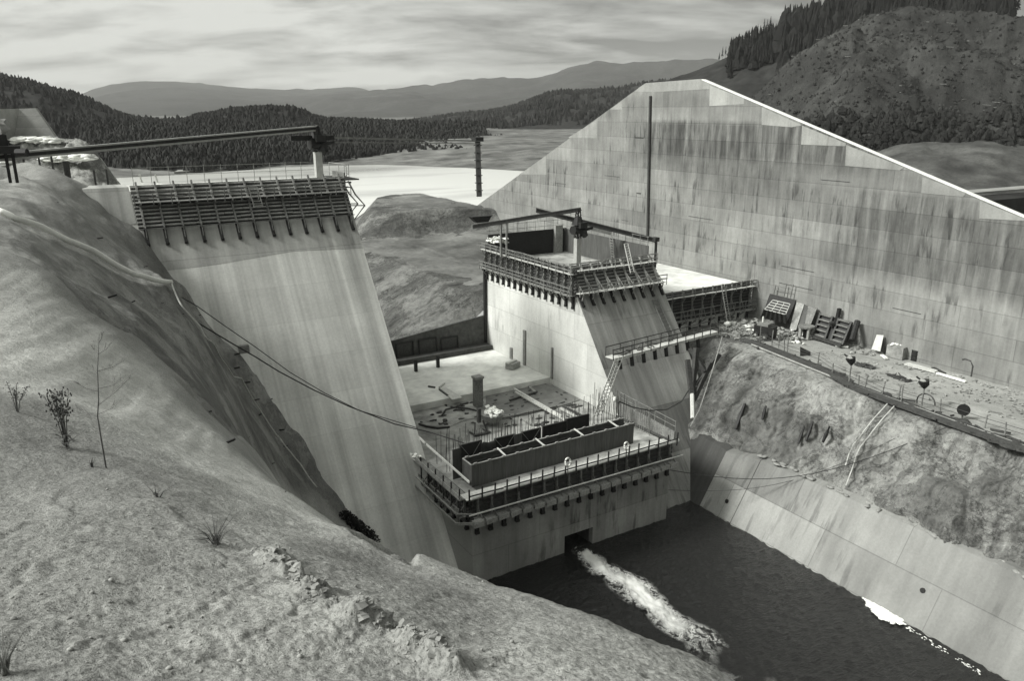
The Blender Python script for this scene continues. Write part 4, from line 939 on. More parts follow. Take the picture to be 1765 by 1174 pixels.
# formwork lift between pier and divide wall
formwork('formwork', 'dark formwork with pale railings filling the gap between pier and tall wall', 'formwork', (65.5, 72.0, 13.9), (82.3, 72.0, 13.9), (0, 0, 1), (0, -1, 0), 4.2, 10, 1.0, 10,
         low=(.35, 1.2, 1.5, 9, 'pale_timber'), high=(3.5, .9, .9, 10, 'light_timber'), mats=('black_steel', 'dark_timber', 'dark_timber', 'timber'), legw=.2)
lad('ladder', 'ladder leaning on the dark formwork between pier and tall wall', at_y(1256, 552, 69.6), at_y(1246, 490, 71.0), .55, 'pale_timber', .33, side=(1, 0, 0))
m_ = MB()
for i in range(5): m_.lump((random.gauss(75.6, .25), 69.3+random.uniform(-.2, .2), 13.4+random.uniform(0, .2)), .3, .4, i)
o = m_.build('cement_sack', 'white_plastic', None, True); tag(o, 'white sack slumped at the foot of the gap formwork ladder', 'sack')
m_ = MB()
for i in range(9): m_.lump((68.5+random.gauss(0, .5), 88+random.uniform(-.6, .6), 17.7+random.uniform(0, .8)), random.uniform(.3, .6), .4, i)
o = m_.build('rubbish_heap', 'debris_mid', None, True); tag(o, 'dark rubbish heap on the light block behind the pier', 'heap')

# low block: front and left forms
formwork('formwork', 'long front formwork with white pipe and hanging legs over the river outlet', 'formwork', (28.9, 53.5, 6.3), (51.6, 53.5, 6.3), (0, 0, 1), (0, -1, 0), 2.3, 17, 1.25, 5,
         low=(.35, 1.35, 0, 0, 'timber'), high=None, mats=('form_ply', 'dark_timber', 'dark_timber', 'timber'), legw=.34)
t = thing('edge_walkway', 'pale plank walkway with black posts along the front edge of the low deck', 'walkway', (40, 53, 8.6))
m_ = MB()
for j in range(3):
    x = 28.2
    while x < 51.5: x2 = min(51.6, x+random.uniform(3, 5)); m_.bar((x, 53.9-j*.42, 8.62), (x2-.05, 53.9-j*.42, 8.62+random.uniform(-.02, .02)), .39, .07); x = x2
m_.build('deck', 'light_timber', t)
for i in range(20):
    x = 28.3+i*1.22; MB().bar((x, 52.6, 8.35), (x+random.uniform(-.05, .05), 52.55, 9.75), .11, .09).build('post', 'black_steel', t)
m_ = MB()
for i in range(7): x = 28.3+i*3.4; m_.bar((x, 52.62, 9.05+random.uniform(-.03, .03)), (min(x+3.35, 51.6), 52.62, 9.05+random.uniform(-.03, .03)), .05, .13)
m_.bar((28.2, 52.3, 7.55), (51.7, 52.3, 7.4), .07, .11); m_.build('rail', 'dark_timber', t)
m_ = MB(); m_.bar((28.0, 52.1, 7.62), (51.9, 52.1, 7.45), .08, .1); m_.build('lower_rail', 'light_timber', t)
m_ = MB()
for i in range(19):
    x = 28.4+i*1.22; m_.bar((x, 52.05, 6.55+random.uniform(-.05, .05)), (x+1.05, 52.05, 6.62+random.uniform(-.08, .08)), .07, .42); m_.bar((x+.1, 52.4, 6.75), (x+1.0, 52.35, 6.8), .6, .06)
m_.build('catwalk_board', 'pale_timber', t)
t = thing('water_pipe', 'white pipe laid along the front plank walkway of the low deck', 'pipe', (40, 52.9, 8.7))
m_ = MB(); m_.tube([(28.6, 52.86, 8.74), (34, 52.83, 8.77), (40, 52.87, 8.74), (46, 52.82, 8.77), (51.9, 52.85, 8.76)], .17, 8); m_.build('pipe_run', 'white_plastic', t)
def ring(name, label, c, R_, r_, nrm, mat):
    c = Vector(c); nrm = Vector(nrm).normalized(); a_ = nrm.cross(V(0, 0, 1)).normalized(); b_ = a_.cross(nrm); pts = [c+a_*(R_*math.cos(k*2*math.pi/20))+b_*(R_*math.sin(k*2*math.pi/20)) for k in range(21)]
    t = thing(name, label, 'life ring', c); MB().tube(pts, r_, 7).build('ring_body', mat, t, True)
    m_ = MB()
    for k in (2, 7, 12, 17): m_.tube([pts[k]-(pts[k+1]-pts[k])*.3, pts[k]+(pts[k+1]-pts[k])*.6], r_*1.12, 7)
    m_.build('band', 'grey_steel', t); MB().bar(c-V(0, 0, R_), c-V(0, 0, R_+.9), .06).build('hanger', 'dark_timber', t)
ring('life_ring', 'white life ring hanging midway along the front walkway rail', at_y(979, 797, 52.6), .36, .085, (.3, -1, .3), 'white_paint')
ring('life_ring', 'white life ring nearest the right end of the front walkway', at_y(1080, 769, 52.6), .34, .085, (.3, -1, .3), 'white_paint')
# left return
formwork('formwork', 'formwork and catwalk returning along the left end of the low block', 'formwork', (28.95, 61.6, 6.3), (28.95, 53.6, 6.3), (0, 0, 1), (-1, 0, 0), 2.2, 7, 1.0, 5,
         low=(.35, 1.1, .9, 6, 'timber', 'timber'), high=None, mats=('form_ply', 'dark_timber', 'dark_timber', 'timber'), legw=.3)
t = thing('edge_walkway', 'tilted plank walkway with bright handrail on the left end of the low deck', 'walkway', (28.4, 58, 8.6))
m_ = MB(); m_.bar((28.3, 63.5, 8.6), (28.2, 53.2, 8.6), 1.0, .08); m_.build('deck', 'timber', t)
m_ = MB(); m_.bar((29.2, 62.8, 9.9), (29.3, 54.4, 9.4), .1, .2); m_.bar((29.0, 64.5, 10.3), (29.1, 62.6, 10.0), .1, .2); m_.build('handrail', 'light_timber', t)
m_ = MB(); m_.bar((27.75, 62.0, 9.0), (27.8, 53.2, 8.75), .06, .4); m_.build('toe_board', 'pale_timber', t)
for i in range(6): MB().bar((27.8, 53.4+i*1.5, 7.4), (27.8, 53.4+i*1.5, 9.6), .1).build('post', 'black_steel', t)
m_ = MB(); m_.bar((27.3, 61, 7.7), (27.3, 53, 7.6), .07, .1); m_.bar((27.3, 53, 7.6), (28.6, 52.1, 7.6), .07, .1); m_.bar((27.2, 61, 6.8), (27.2, 53, 6.7), .07, .25); m_.bar((27.2, 53, 6.7), (28.7, 52.1, 6.7), .07, .25); m_.build('lower_rail', 'pale_timber', t)
m_ = MB()
for i in range(18): chunk(m_, (28.2+random.uniform(-.45, .3), 63.0+random.uniform(-.8, .6), 8.7+random.uniform(0, .5)), (random.uniform(.12, .3), random.uniform(.12, .35), random.uniform(.06, .16)), i+40)
o = m_.build('sack_pile', 'white_plastic'); tag(o, 'pale sacks wedged where the left walkway meets the dam face', 'sacks')

# trough form on the deck
t = thing('trough_form', 'long open-topped plywood trough form lying along the low deck', 'formwork', (38.7, 55.3, 8.5))
a = V(29.7, 54.75, 8.66); L = 18.0
MB().bar(a+V(0, 0, 1.05), a+V(L, 0, 1.05), .09, 2.1).build('front_board', 'form_ply_mid', t)
MB().bar(a+V(-.05, 1.55, 1.05), a+V(L, 1.55, 1.05), .09, 2.1).build('back_board', 'form_ply', t)
MB().bar(a+V(.05, .08, 1.05), a+V(.05, 1.5, 1.05), .09, 2.0).build('end_board', 'form_ply', t)
m_ = MB()
for z in (.5, 1.05, 1.6): m_.bar(a+V(.2, 1.42, z), a+V(L, 1.42, z), .14, .16); m_.bar(a+V(.2, .13, z), a+V(L, .13, z), .14, .16)
m_.build('inner_waler', 'dark_timber', t)
m_ = MB(); m_.bar(a+V(0, 0, 2.13), a+V(L, 0, 2.13), .12, .06); m_.bar(a+V(0, 1.55, 2.13), a+V(L, 1.55, 2.13), .12, .06); m_.bar(a+V(0, 0, 2.13), a+V(0, 1.55, 2.13), .12, .06)
for i in range(13):
    for y in (0, 1.55): m_.box(a+V(.4+i*1.42, y, 2.2), (.3, .14, .09))
m_.build('top_batten', 'pale_timber', t)
for x in (3.4, 7.5, 11.9, 16): MB().bar(a+V(x, -.1, 2.2), a+V(x+.2, 1.7, 2.22), .12, .1).build('spacer', 'light_timber', t)
# row of dark bulkhead panels with cross bracing
for i, (x0, x1, h, lb, br) in enumerate([(793, 829, 3.15, 'dark bulkhead panel with crossed battens at the left end of the trough', 1), (852, 886, 2.9, 'dark bulkhead panel with crossed battens right of the canvas sheet', 1), (898, 930, 2.85, 'small cross-braced dark panel between two pale strips on the low deck', 1), (934, 975, 2.85, 'plain dark bulkhead panel behind the trough middle', 0), (972, 1012, 2.95, 'dark bulkhead panel at the right end of the deck row', 0)]):
    A = at_y(x0, 790, 57.6+i*.12); B = at_y(x1, 790, 57.6+i*.12); t = thing('bulkhead_panel', lb, 'form panel', (A.x, 57.6+i*.12, 8.35))
    A = V(A.x, 57.6+i*.12, 8.35); B = V(B.x, 57.6+i*.12, 8.35)
    MB().bar(A+V(0, 0, h/2), B+V(0, 0, h/2), .1, h).build('board', 'black_steel', t)
    m_ = MB()
    for p_, q_ in ((A, A+V(0, 0, h)), (B, B+V(0, 0, h)), (A+V(0, 0, h), B+V(0, 0, h))): m_.bar(p_+V(0, -.09, 0), q_+V(0, -.09, 0), .12, .07)
    m_.build('frame', 'dark_timber', t)
    if br:
        m_ = MB(); m_.bar(A+V(0, -.1, .2), B+V(0, -.1, h), .05, .04); m_.bar(B+V(0, -.13, .2), A+V(0, -.13, h), .05, .04); m_.build('cross_batten', 'pale_timber', t)
A = at_y(829, 790, 57.7); B = at_y(852, 790, 57.7); m_ = MB(); n_ = 7
m_.add([(A.x+(B.x-A.x)*i/(n_-1), 57.5+.12*math.sin(i*2.1+j), 8.4+j*.46+.08*math.sin(i*1.3)) for j in range(7) for i in range(n_)], [(j*n_+i, j*n_+i+1, (j+1)*n_+i+1, (j+1)*n_+i) for j in range(6) for i in range(n_-1)])
o = m_.build('canvas_sheet', 'dark_steel', None, True); sm_ = o.modifiers.new('thickness', 'SOLIDIFY'); sm_.thickness = .03; tag(o, 'sagging dark canvas sheet hung between two bulkhead panels', 'canvas')
for x0, x1, lb in ((886, 899, 'pale upright board between the two cross-braced panels'), (780, 793, 'pale upright board left of the bulkhead panel row')):
    A = at_y(x0, 790, 57.5); B = at_y(x1, 790, 57.5); o = MB().bar(V(A.x, 57.5, 9.8), V(B.x, 57.5, 9.8), .07, 2.9).build('upright_board', 'form_ply_mid'); tag(o, lb, 'board')

# right side of the low deck: plank side form with rail
t = thing('side_form', 'weathered plank side form with thin rail on the right edge of the low deck', 'formwork', (51.3, 57, 8.5))
a, b, c, d_ = at_x(1064, 690, 51.3), at_x(1164, 744, 51.3), at_x(1162, 760, 51.3), at_x(1066, 716, 51.3)
m_ = MB(); m_.prism([a, b, c, d_], (-.1, 0, 0)); m_.build('form_face', 'timber', t)
m_ = MB()
for i in range(7): p_ = a.lerp(b, i/6); m_.bar(p_, p_+V(0, 0, 1.1), .06)
m_.bar(a+V(0, 0, 1.05), b+V(0, 0, 1.05), .05); m_.bar(a+V(0, 0, .5), b+V(0, 0, .5), .04); m_.build('railing', 'grey_steel', t)
m_ = MB(); m_.bar(d_+V(-.2, 0, -.05), c+V(-.2, 0, -.05), .16, .16); m_.build('bottom_beam', 'dark_timber', t)
P = at_x(1062, 692, 51.0); m_ = MB(); m_.tube([P+V(-.3, 0, .5), P, P+V(.1, -.2, -1.3)], [.2, .14, .12], 6); m_.lump(P+V(-.2, 0, .3), .26, .4, 2)
o = m_.build('hose_end', 'white_plastic', None, True); tag(o, 'white hose end tied to the plank side form', 'hose')

# back of the bay: dark bulkhead wall with recessed shutters
t = thing('bay_wall', 'dark board wall with square shutters closing the rear of the low deck', 'wall', (40, 89.9, 9))
m_ = MB(); m_.prism([V(29, 89.9, 8.9), V(51.45, 89.9, 8.9), V(51.45, 89.9, 13.5), V(45, 89.9, 12.8), V(38, 89.9, 12.0), V(29, 89.9, 11.4)], (0, .25, 0)); m_.build('board_face', 'form_ply', t)
for x0, x1, y0, y1 in ((683, 712, 590, 634), (722, 752, 584, 616), (760, 788, 581, 606)):
    A = at_y(x0, (y0+y1)/2, 89.9); B = at_y(x1, (y0+y1)/2, 89.9); z1_ = at_y((x0+x1)/2, y0, 89.9).z; z0_ = at_y((x0+x1)/2, y1, 89.9).z
    s_ = MB(); s_.box(((A.x+B.x)/2, 89.84, (z0_+z1_)/2), (B.x-A.x, .1, z1_-z0_)); sh = s_.build('shutter', 'dark_steel', t)
    m_ = MB()
    for p_, q_ in ((V(A.x, 89.74, z0_), V(A.x, 89.74, z1_)), (V(B.x, 89.74, z0_), V(B.x, 89.74, z1_)), (V(A.x, 89.74, z1_), V(B.x, 89.74, z1_)), (V(A.x, 89.74, z0_), V(B.x, 89.74, z0_))): m_.bar(p_, q_, .16, .16)
    m_.build('frame', 'black_steel', t)
for px_, py_ in ((717, 640), (755, 633)):
    P = at_z(px_, py_, 9.05); o = MB().bar(P, P+V(0, 0, 1.5), .35, .35).build('prop_post', 'black_steel', t)
m_ = MB(); m_.box((40.2, 89.0, 9.35), (22.3, 1.4, .6)); m_.build('sill', 'dark_timber', t)

# things lying on the deck
P = at_z(826, 694, 8.3); t = thing('form_column', 'slim upright timber-boxed column standing on the low deck', 'column', P)
MB().bar(at_z(824, 700, 8.3), at_z(824, 700, 8.3)+V(0, 0, 3.3), .85, .85).build('column_box', 'timber', t); MB().box(at_z(824, 700, 8.3)+V(0, 0, 3.4), (1.05, 1.05, .25)).build('cap', 'pale_timber', t)
P = at_z(842, 742, 8.3); t = thing('concrete_skip', 'round skip heaped with white material on the low deck', 'skip', P)
P2 = at_z(848, 727, 8.6); MB().tube([P2, P2+V(0, 0, .3), P2+V(0, 0, 1.0)], [.7, 1.05, 1.3], 12).build('bucket', 'grey_steel', t)
m_ = MB()
for i in range(46): chunk(m_, P2+V(random.gauss(0, .55), random.gauss(0, .5), .98+random.uniform(0, .3)), (random.uniform(.1, .3), random.uniform(.1, .3), random.uniform(.06, .2)), i)
m_.build('white_heap', 'white_plastic', t)
m_ = MB(); q_ = at_z(826, 747, 8.3)
for dx_ in (-.45, .45): m_.bar(q_+V(dx_, 0, 1.3), q_+V(dx_*1.7, -.4, .1), .14); m_.bar(q_+V(dx_*1.7, -.6, .1), q_+V(dx_*1.7, .6, .1), .14)
m_.bar(q_+V(-.9, -.5, .12), q_+V(1.0, -.5, .12), .3, .12); m_.bar(q_+V(0, 0, 1.2), q_+V(0, 0, 2.7), .35); m_.build('stand', 'dark_steel', t)
def beam(label, p, q, z=8.42, wd=.18, mat='light_timber', name='timber_beam', cat='beam', group=None):
    a = at_z(*p, z); b = at_z(*q, z); o = MB().bar(a, b, wd, .16).build(name, mat); tag(o, label, cat, group); return o
beam('long pale beam, upper of the pair across the deck', (886, 670), (968, 718), 8.9, .22); beam('long pale beam, lower of the pair across the deck', (888, 676), (975, 725), 8.75, .22)
beam('pale plank lying to the right of the beam pair', (966, 704), (1000, 722), 8.5, .25); beam('dark thin beam nearest the bulkhead row', (970, 700), (1010, 720), 8.7, .2, 'dark_timber')
beam('short grey beam in the dark patch of the deck', (912, 666), (922, 676), 8.45, .3, 'pale_timber'); beam('grey beam lying across the long pale pair', (878, 690), (925, 676), 8.5, .2, 'dark_timber')
beam('long grey plank edging the dark deck patch', (860, 722), (960, 700), 8.45, .2, 'timber'); beam('short plank crossing the front of the deck', (900, 722), (915, 732), 8.45, .2, 'pale_timber')
for p, q, lb in (((738, 666), (750, 668), 'dark stick lying left on the light slab'), ((757, 671), (772, 682), 'longer dark stick lying on the light slab'), ((757, 668), (766, 661), 'pale stick leaning off the light slab centre')):
    beam(lb, p, q, 9.1, .16, 'dark_timber' if 'dark' in lb else 'light_timber', 'stick', 'stick')
o = MB().prism([at_z(758, 672, 9.06), at_z(768, 668, 9.06), at_z(797, 686, 9.06), at_z(780, 690, 9.06)], (0, 0, .05)).build('plywood_sheet', 'light_timber'); tag(o, 'pale plywood sheet flat on the light slab', 'sheet')
P = at_z(884, 634, 9.05); t = thing('pallet_crate', 'small pale open crate by the pier base at the back of the bay', 'crate', P); MB().box(P+V(0, 0, .35), (1.7, 1.1, .7), .4).build('box', 'pale_timber', t); MB().box(P+V(-.1, .2, .78), (1.9, .5, .1), .4).build('lid', 'light_timber', t)
pts = [at_z(x, y, 8.31) for x, y in [(836,674),(872,667),(927,655),(955,668),(1000,690),(960,702),(905,716),(840,722)]]
o = MB().prism(pts, (0, 0, .03)).build('deck_tarpaulin', 'dark_tarp'); tag(o, 'wide dark tarpaulin spread over the middle of the low deck', 'tarpaulin')
m_ = MB()
for i in range(120):
    px_, py_ = random.uniform(725, 1010), random.uniform(668, 735); P = at_z(px_, py_, 8.32)
    if 30 < P.x < 51 and 59 < P.y < 74.5: m_.lump(P, (random.uniform(.1, .5), random.uniform(.08, .3), random.uniform(.03, .14)), .4, i)
stuff(m_.build('deck_debris', 'dark_timber', None, True))
m_ = MB(); m_.tube([at_z(x, y, 8.4) for x, y in [(762,716),(768,706),(785,702),(806,704),(822,708)]], .09, 5); o = m_.build('hose', 'black_steel'); tag(o, 'dark hose curling over the left part of the low deck', 'hose')
m_ = MB(); m_.tube([at_z(x, y, 8.4) for x, y in [(722,731),(735,735),(755,738),(775,736)]], .12, 5); o = m_.build('cable_bundle', 'black_steel'); tag(o, 'black cable bundle by the left edge of the low deck', 'cable')
m_ = MB(); m_.tube([at_z(x, y, 8.36) for x, y in [(775,735),(800,724),(835,718),(870,716),(920,710)]], .05, 5); o = m_.build('hose', 'pale_steel'); tag(o, 'pale hose trailing along the deck toward the skip', 'hose')

# reinforcing bars
rb0 = MB().bar((0, 0, 0), (0, 0, 1), .036, .036).build('reinforcing_bar', 'dark_steel'); first = True
def bars(pts, label, group):
    global first
    for (x, y, z, h) in pts:
        if first: o = rb0; first = False
        else: o = rb0.copy(); COL.objects.link(o)
        o.location = (x, y, z); o.scale = (1, 1, h); o.rotation_euler = (random.gauss(0, .03), random.gauss(0, .03), 0); tag(o, label, 'rebar', group)
bars([(29.6+i*.29, 59.3+random.uniform(-.1, .1), 8.3, random.uniform(2.9, 3.8)) for i in range(72)]+[(29.6+i*.5, 61.4+random.uniform(-.2, .2), 8.3, random.uniform(2.4, 3.4)) for i in range(40)], 'thin upright reinforcing bar in the rows behind the bulkhead panels', 'reinforcing bars on the low deck')
rb0 = MB().bar((0, 0, 0), (0, 0, 1), .05, .05).build('reinforcing_bar', 'grey_steel'); first = True
bars([(51.0+random.uniform(-.1, .1), 56+i*.32, 8.3, random.uniform(1.8, 3.2)) for i in range(30)], 'thin upright reinforcing bar along the right edge of the low deck', 'reinforcing bars by the pier')

# ------------------------------------------------------------------ right bench
def bz(x, y): 
    return 13.06
def on_bench(px, py, dz=0): P = at_z(px, py, 13.05+dz); return P
# leaning forms against the wall
def lean(px, py, Y=None): return at_z(px, py, 13.05)
t = thing('leaning_form', 'dark form box with pale lattice front leaning on the tall wall', 'formwork', at_x(1340, 550, 80.5))
A = at_x(1312, 548, 80.5); B = at_x(1356, 558, 80.5); C_ = at_x(1372, 517, 81.9); D_ = at_x(1327, 506, 81.9)
m_ = MB(); m_.prism([A, B, C_, D_], (.15, 0, -.05)); m_.build('board', 'black_steel', t)
m_ = MB()
fa, fb, fc, fd = at_x(1318, 533, 79.6), at_x(1354, 542, 79.6), at_x(1362, 524, 79.9), at_x(1332, 517, 79.9)
for k in range(5): m_.bar(fa.lerp(fd, k/4), fb.lerp(fc, k/4), .09)
for k in range(4): m_.bar(fa.lerp(fb, k/3), fd.lerp(fc, k/3), .09)
m_.build('lattice', 'light_timber', t)
m_ = MB()
for px_ in (1332, 1350, 1362): a_ = at_x(px_, 514, 82.0); m_.bar(a_, a_+V(.1, -.2, 1.8), .1)
m_.bar(at_x(1334, 498, 82.1), at_x(1364, 503, 82.1), .05); m_.build('rail', 'timber', t)
m_ = MB(); m_.prism([fa, fb, B, A], (.12, 0, 0)); m_.build('lower_board', 'dark_timber', t)
m_ = MB()
for k in range(6): m_.bar(A.lerp(B, k/5)+V(-.1, 0, 0), fa.lerp(fb, k/5)+V(-.1, 0, 0), .12)
m_.build('stud', 'dark_steel', t)
def slab(name, label, q, th, mat, cat):
    o = MB().prism(q, th).build(name, mat); tag(o, label, cat)
slab('form_panel', 'pale narrow panel leaning on the wall beside the lattice form box', [at_x(1361, 567, 80.2), at_x(1372, 569, 80.2), at_x(1386, 525, 81.9), at_x(1373, 521, 81.9)], (.3, .1, 0), 'pale_timber', 'panel')
slab('form_panel', 'grey panel with dark top leaning between two pale panels', [at_x(1375, 566, 80.4), at_x(1386, 568, 80.4), at_x(1394, 529, 81.9), at_x(1387, 526, 81.9)], (.2, .1, 0), 'form_ply_mid', 'panel')
slab('form_panel', 'pale narrow panel leaning just left of the black ribbed form', [at_x(1386, 566, 80.4), at_x(1394, 568, 80.4), at_x(1408, 532, 81.9), at_x(1393, 528, 81.9)], (.3, .1, 0), 'timber', 'panel')
P = on_bench(1388, 584); t = thing('cable_drum', 'open round table-like timber drum standing before the leaning panels', 'drum', P)
MB().tube([P+V(0, 0, 1.45), P+V(0, 0, 1.65)], 1.0, 14).build('top_disc', 'timber', t); MB().tube([P+V(0, 0, 0), P+V(0, 0, .15)], 1.0, 14).build('bottom_disc', 'timber', t)
m_ = MB()
for k in range(5): a_ = k*1.256+.4; m_.bar(P+V(.8*math.cos(a_), .8*math.sin(a_), .1), P+V(.8*math.cos(a_), .8*math.sin(a_), 1.5), .28)
m_.build('stave', 'pale_timber', t); MB().tube([P, P+V(0, 0, 1.5)], .35, 8).build('core', 'black_steel', t)
# black ribbed steel form
t = thing('ribbed_form', 'black steel form with two columns of grey ribs leaning on the wall', 'formwork', on_bench(1440, 590))
A = at_x(1404, 579, 80.3); B = at_x(1454, 595, 80.3); C_ = at_x(1470, 556, 82.0); D_ = at_x(1416, 540, 82.0)
dv = (A-D_); m_ = MB(); m_.prism([A, B, C_, D_], (.12, .02, -.05)); m_.build('plate', 'black_steel', t)
m_ = MB()
for k in range(5):
    f_ = .04+k*.22
    for (u0, u1) in ((.03, .38), (.62, .97)):
        m_ = MB(); p_ = D_.lerp(A, f_).lerp(C_.lerp(B, f_), u0)+V(-.22, 0, .08); q_ = D_.lerp(A, f_).lerp(C_.lerp(B, f_), u1)+V(-.22, 0, .08); m_.bar(p_, q_, .42, .12); m_.build('rib', 'timber', t)
m_ = MB()
for u_ in (0.0, .4, .6, 1.0): m_.bar(D_.lerp(C_, u_)+V(-.2, 0, .05), A.lerp(B, u_)+V(-.2, 0, .05), .2, .4)
m_.bar(A+V(-.3, 0, 0), B+V(-.3, 0, 0), .5, .35); m_.build('side_frame', 'dark_steel', t)
m_ = MB(); a_ = D_.lerp(C_, .5); m_.bar(a_-V(.1, 0, 1.5), a_+V(0, -.2, 1.2), .4, .35); m_.lump(D_.lerp(A, .45).lerp(C_.lerp(B, .45), .5)+V(-.2, 0, .5), .4, .3, 1); m_.build('lifting_post', 'black_steel', t)
m_ = MB(); m_.tube([C_+V(.0, -.6, .3), B+V(.2, -.9, .8)], .35, 8); m_.build('roll', 'black_steel', t)
slab('plywood_sheet', 'pale plywood sheet leaning alone against the tall wall', [at_x(1502, 602, 81.3), at_x(1517, 606, 81.3), at_x(1523, 578, 82.1), at_x(1511, 577, 82.1)], (.05, 0, 0), 'light_timber', 'sheet')
o = MB().bar(on_bench(1480, 596), on_bench(1480, 596)+V(0, 0, 1.3), .4).build('stub_post', 'timber'); tag(o, 'short weathered stub post by the wall right of the ribbed form', 'post')
P = on_bench(1546, 616); t = thing('brick_pallet', 'strapped pallet of blocks with white tops against the wall foot', 'pallet', P)
MB().box(P+V(0, 0, .75), (1.5, 1.9, 1.3), .1).build('block_stack', 'rock_grey', t); MB().box(P+V(0, 0, .06), (1.6, 2.0, .12), .1).build('pallet_base', 'timber', t)
m_ = MB()
for k in range(6): m_.lump(P+V(random.uniform(-.6, .6), random.uniform(-.7, .7), 1.45), (.25, .2, .1), .4, k)
m_.build('white_bag', 'white_plastic', t, True)
P = on_bench(1577, 622); t = thing('oil_drum', 'black oil drum standing close to the wall foot', 'drum', P); MB().tube([P, P+V(0, 0, 1.25)], .48, 12).build('drum_shell', 'black_steel', t)
m_ = MB()
for z in (.02, .4, .8, 1.22): m_.tube([P+V(0, 0, z), P+V(0, 0, z+.05)], .51, 12)
m_.build('hoop', 'dark_steel', t)
P = on_bench(1662, 648); t = thing('bent_pipe', 'grey hooped pipe standing out of the ground by the wall', 'pipe', P)
m_ = MB(); m_.tube([P+V(.3, -.6, 0), P+V(.3, -.6, 1.2), P+V(.3, -.3, 1.7), P+V(.3, .3, 1.75), P+V(.3, .6, 1.6)], .14, 6); m_.build('pipe_bend', 'dark_steel', t)
for p, q, lb, mt, wd in (((1562, 627), (1615, 641), 'wide pale plank flat on the bench left of the long thin one', 'light_timber', .9), ((1615, 643), (1665, 658), 'thin white plank on the bench pointing along the wall', 'white_paint', .35), ((1608, 634), (1628, 644), 'short dark plank propped on the pale one by the wall', 'dark_timber', .4), ((1628, 632), (1640, 637), 'dark board in the rubble at the wall foot', 'dark_timber', .4), ((1520, 612), (1528, 618), 'small white board left of the block pallet', 'white_paint', .35), ((1440, 596), (1462, 598), 'small pale offcut in front of the black ribbed form', 'light_timber', .4)):
    beam(lb, p, q, 13.2, wd, mt, 'plank', 'plank')
m_ = MB()
for i in range(40): m_.lump(on_bench(random.uniform(1470, 1530), random.uniform(594, 612)), (random.uniform(.2, .7), random.uniform(.2, .5), .15), .4, i)
for i in range(60): 
    x = random.uniform(1540, 1760); m_.lump(on_bench(x, 624+(x-1540)*.24+random.uniform(-3, 6)), (random.uniform(.1, .4), random.uniform(.1, .4), .1), .4, i)
for i in range(320):
    px_ = random.uniform(1380, 1765); lo_ = 590+(px_-1380)*.243; P = on_bench(px_, lo_+random.uniform(0, 1)**2*42+random.uniform(0, 10)); chunk(m_, P, (random.uniform(.03, .16), random.uniform(.03, .2), random.uniform(.02, .08)), i)
for i in range(40):
    px_ = random.uniform(1390, 1765); P = on_bench(px_, 600+(px_-1380)*.243+random.uniform(0, 40)); m_.bar(P+V(0, 0, .05), P+V(random.uniform(-.8, .8), random.uniform(-1.2, 1.2), .08), .07)
stuff(m_.build('wall_foot_rubble', 'debris_mid'))
for px_, py_, sx, sy, lb in ((1490, 632, 1.1, .6, 'dark scrap heap in the middle of the bench'), (1548, 652, 1.6, .5, 'long dark scrap pile on the bench near the hooped post'), (1510, 652, 1.3, .5, 'low grey mound beside the long scrap pile')):
    m_ = MB(); P = on_bench(px_, py_)
    for i in range(60): (m_.bar(P+V(random.gauss(0, sy*.4), random.uniform(-sx, sx)*.6, .12), P+V(random.gauss(0, sy*.5), random.uniform(-sx, sx)*.9, random.uniform(.05, .4)), .08) if i % 4 == 0 else chunk(m_, P+V(random.gauss(0, sy*.4), random.uniform(-sx, sx)*.75, .05), (random.uniform(.1, .35), random.uniform(.12, .45), random.uniform(.04, .16)), i))
    o = m_.build('scrap_heap', 'dark_timber' if 'grey' not in lb else 'debris_mid'); tag(o, lb, 'heap')
# machinery and litter at the upstream end of the bench
P = on_bench(1318, 583); t = thing('air_compressor', 'dark wheeled compressor crowded by white scraps at the bench end', 'machine', P)
MB().box(P+V(0, 0, 1.1), (1.3, 2.4, 1.0), .3).build('engine_body', 'black_steel', t); MB().box(P+V(-.1, .2, 1.75), (1.0, 1.4, .3), .3).build('hood', 'grey_steel', t)
for dx_, dy_ in ((-.8, -.7), (-.8, .7), (.6, -.7), (.6, .7)):
    c = P+V(dx_, dy_, .4); w_ = MB().tube([c+V(-.12, 0, 0), c+V(.12, 0, 0)], .42, 12).build('wheel', 'dark_steel', t); MB().tube([c+V(-.16, 0, 0), c+V(.16, 0, 0)], .18, 8).build('hub', 'pale_steel', w_)
MB().tube([P+V(.1, .6, 1.8), P+V(.1, .6, 2.6)], .1, 6).build('exhaust_pipe', 'white_paint', t)
m_ = MB(); m2 = MB()
for i in range(150):
    P = on_bench(random.uniform(1243, 1385), 0); px_ = random.uniform(1243, 1390); py_ = 556+(px_-1243)*.16+random.uniform(-10, 16); P = on_bench(px_, py_)
    (m2 if random.random() < .14 else m_).lump(P+V(0, 0, random.uniform(0, .35)), (random.uniform(.1, .5), random.uniform(.1, .5), random.uniform(.06, .3)), .45, i)
for i in range(50):
    px_ = random.uniform(1250, 1370); P = on_bench(px_, 560+(px_-1243)*.17+random.uniform(-8, 14)); m_.bar(P+V(0, 0, .2), P+V(random.uniform(-1, 1), random.uniform(-1, 1), random.uniform(.1, .7)), .1)
stuff(m_.build('site_debris', 'debris_mid', None, True)); stuff(m2.build('white_litter', 'white_plastic', None, True))
m_ = MB()
for k in range(150):
    px_ = random.uniform(1236, 1300); P = on_bench(px_, 572+(px_-1240)*.12+random.uniform(-14, 9))
    if random.random() < .45: m_.bar(P+V(0, 0, .1), P+V(random.uniform(-1.2, 1.2), random.uniform(-1, 1), random.uniform(.1, .6)), random.uniform(.05, .14))
    else: chunk(m_, P, (random.uniform(.1, .5), random.uniform(.1, .5), random.uniform(.05, .3)), k)
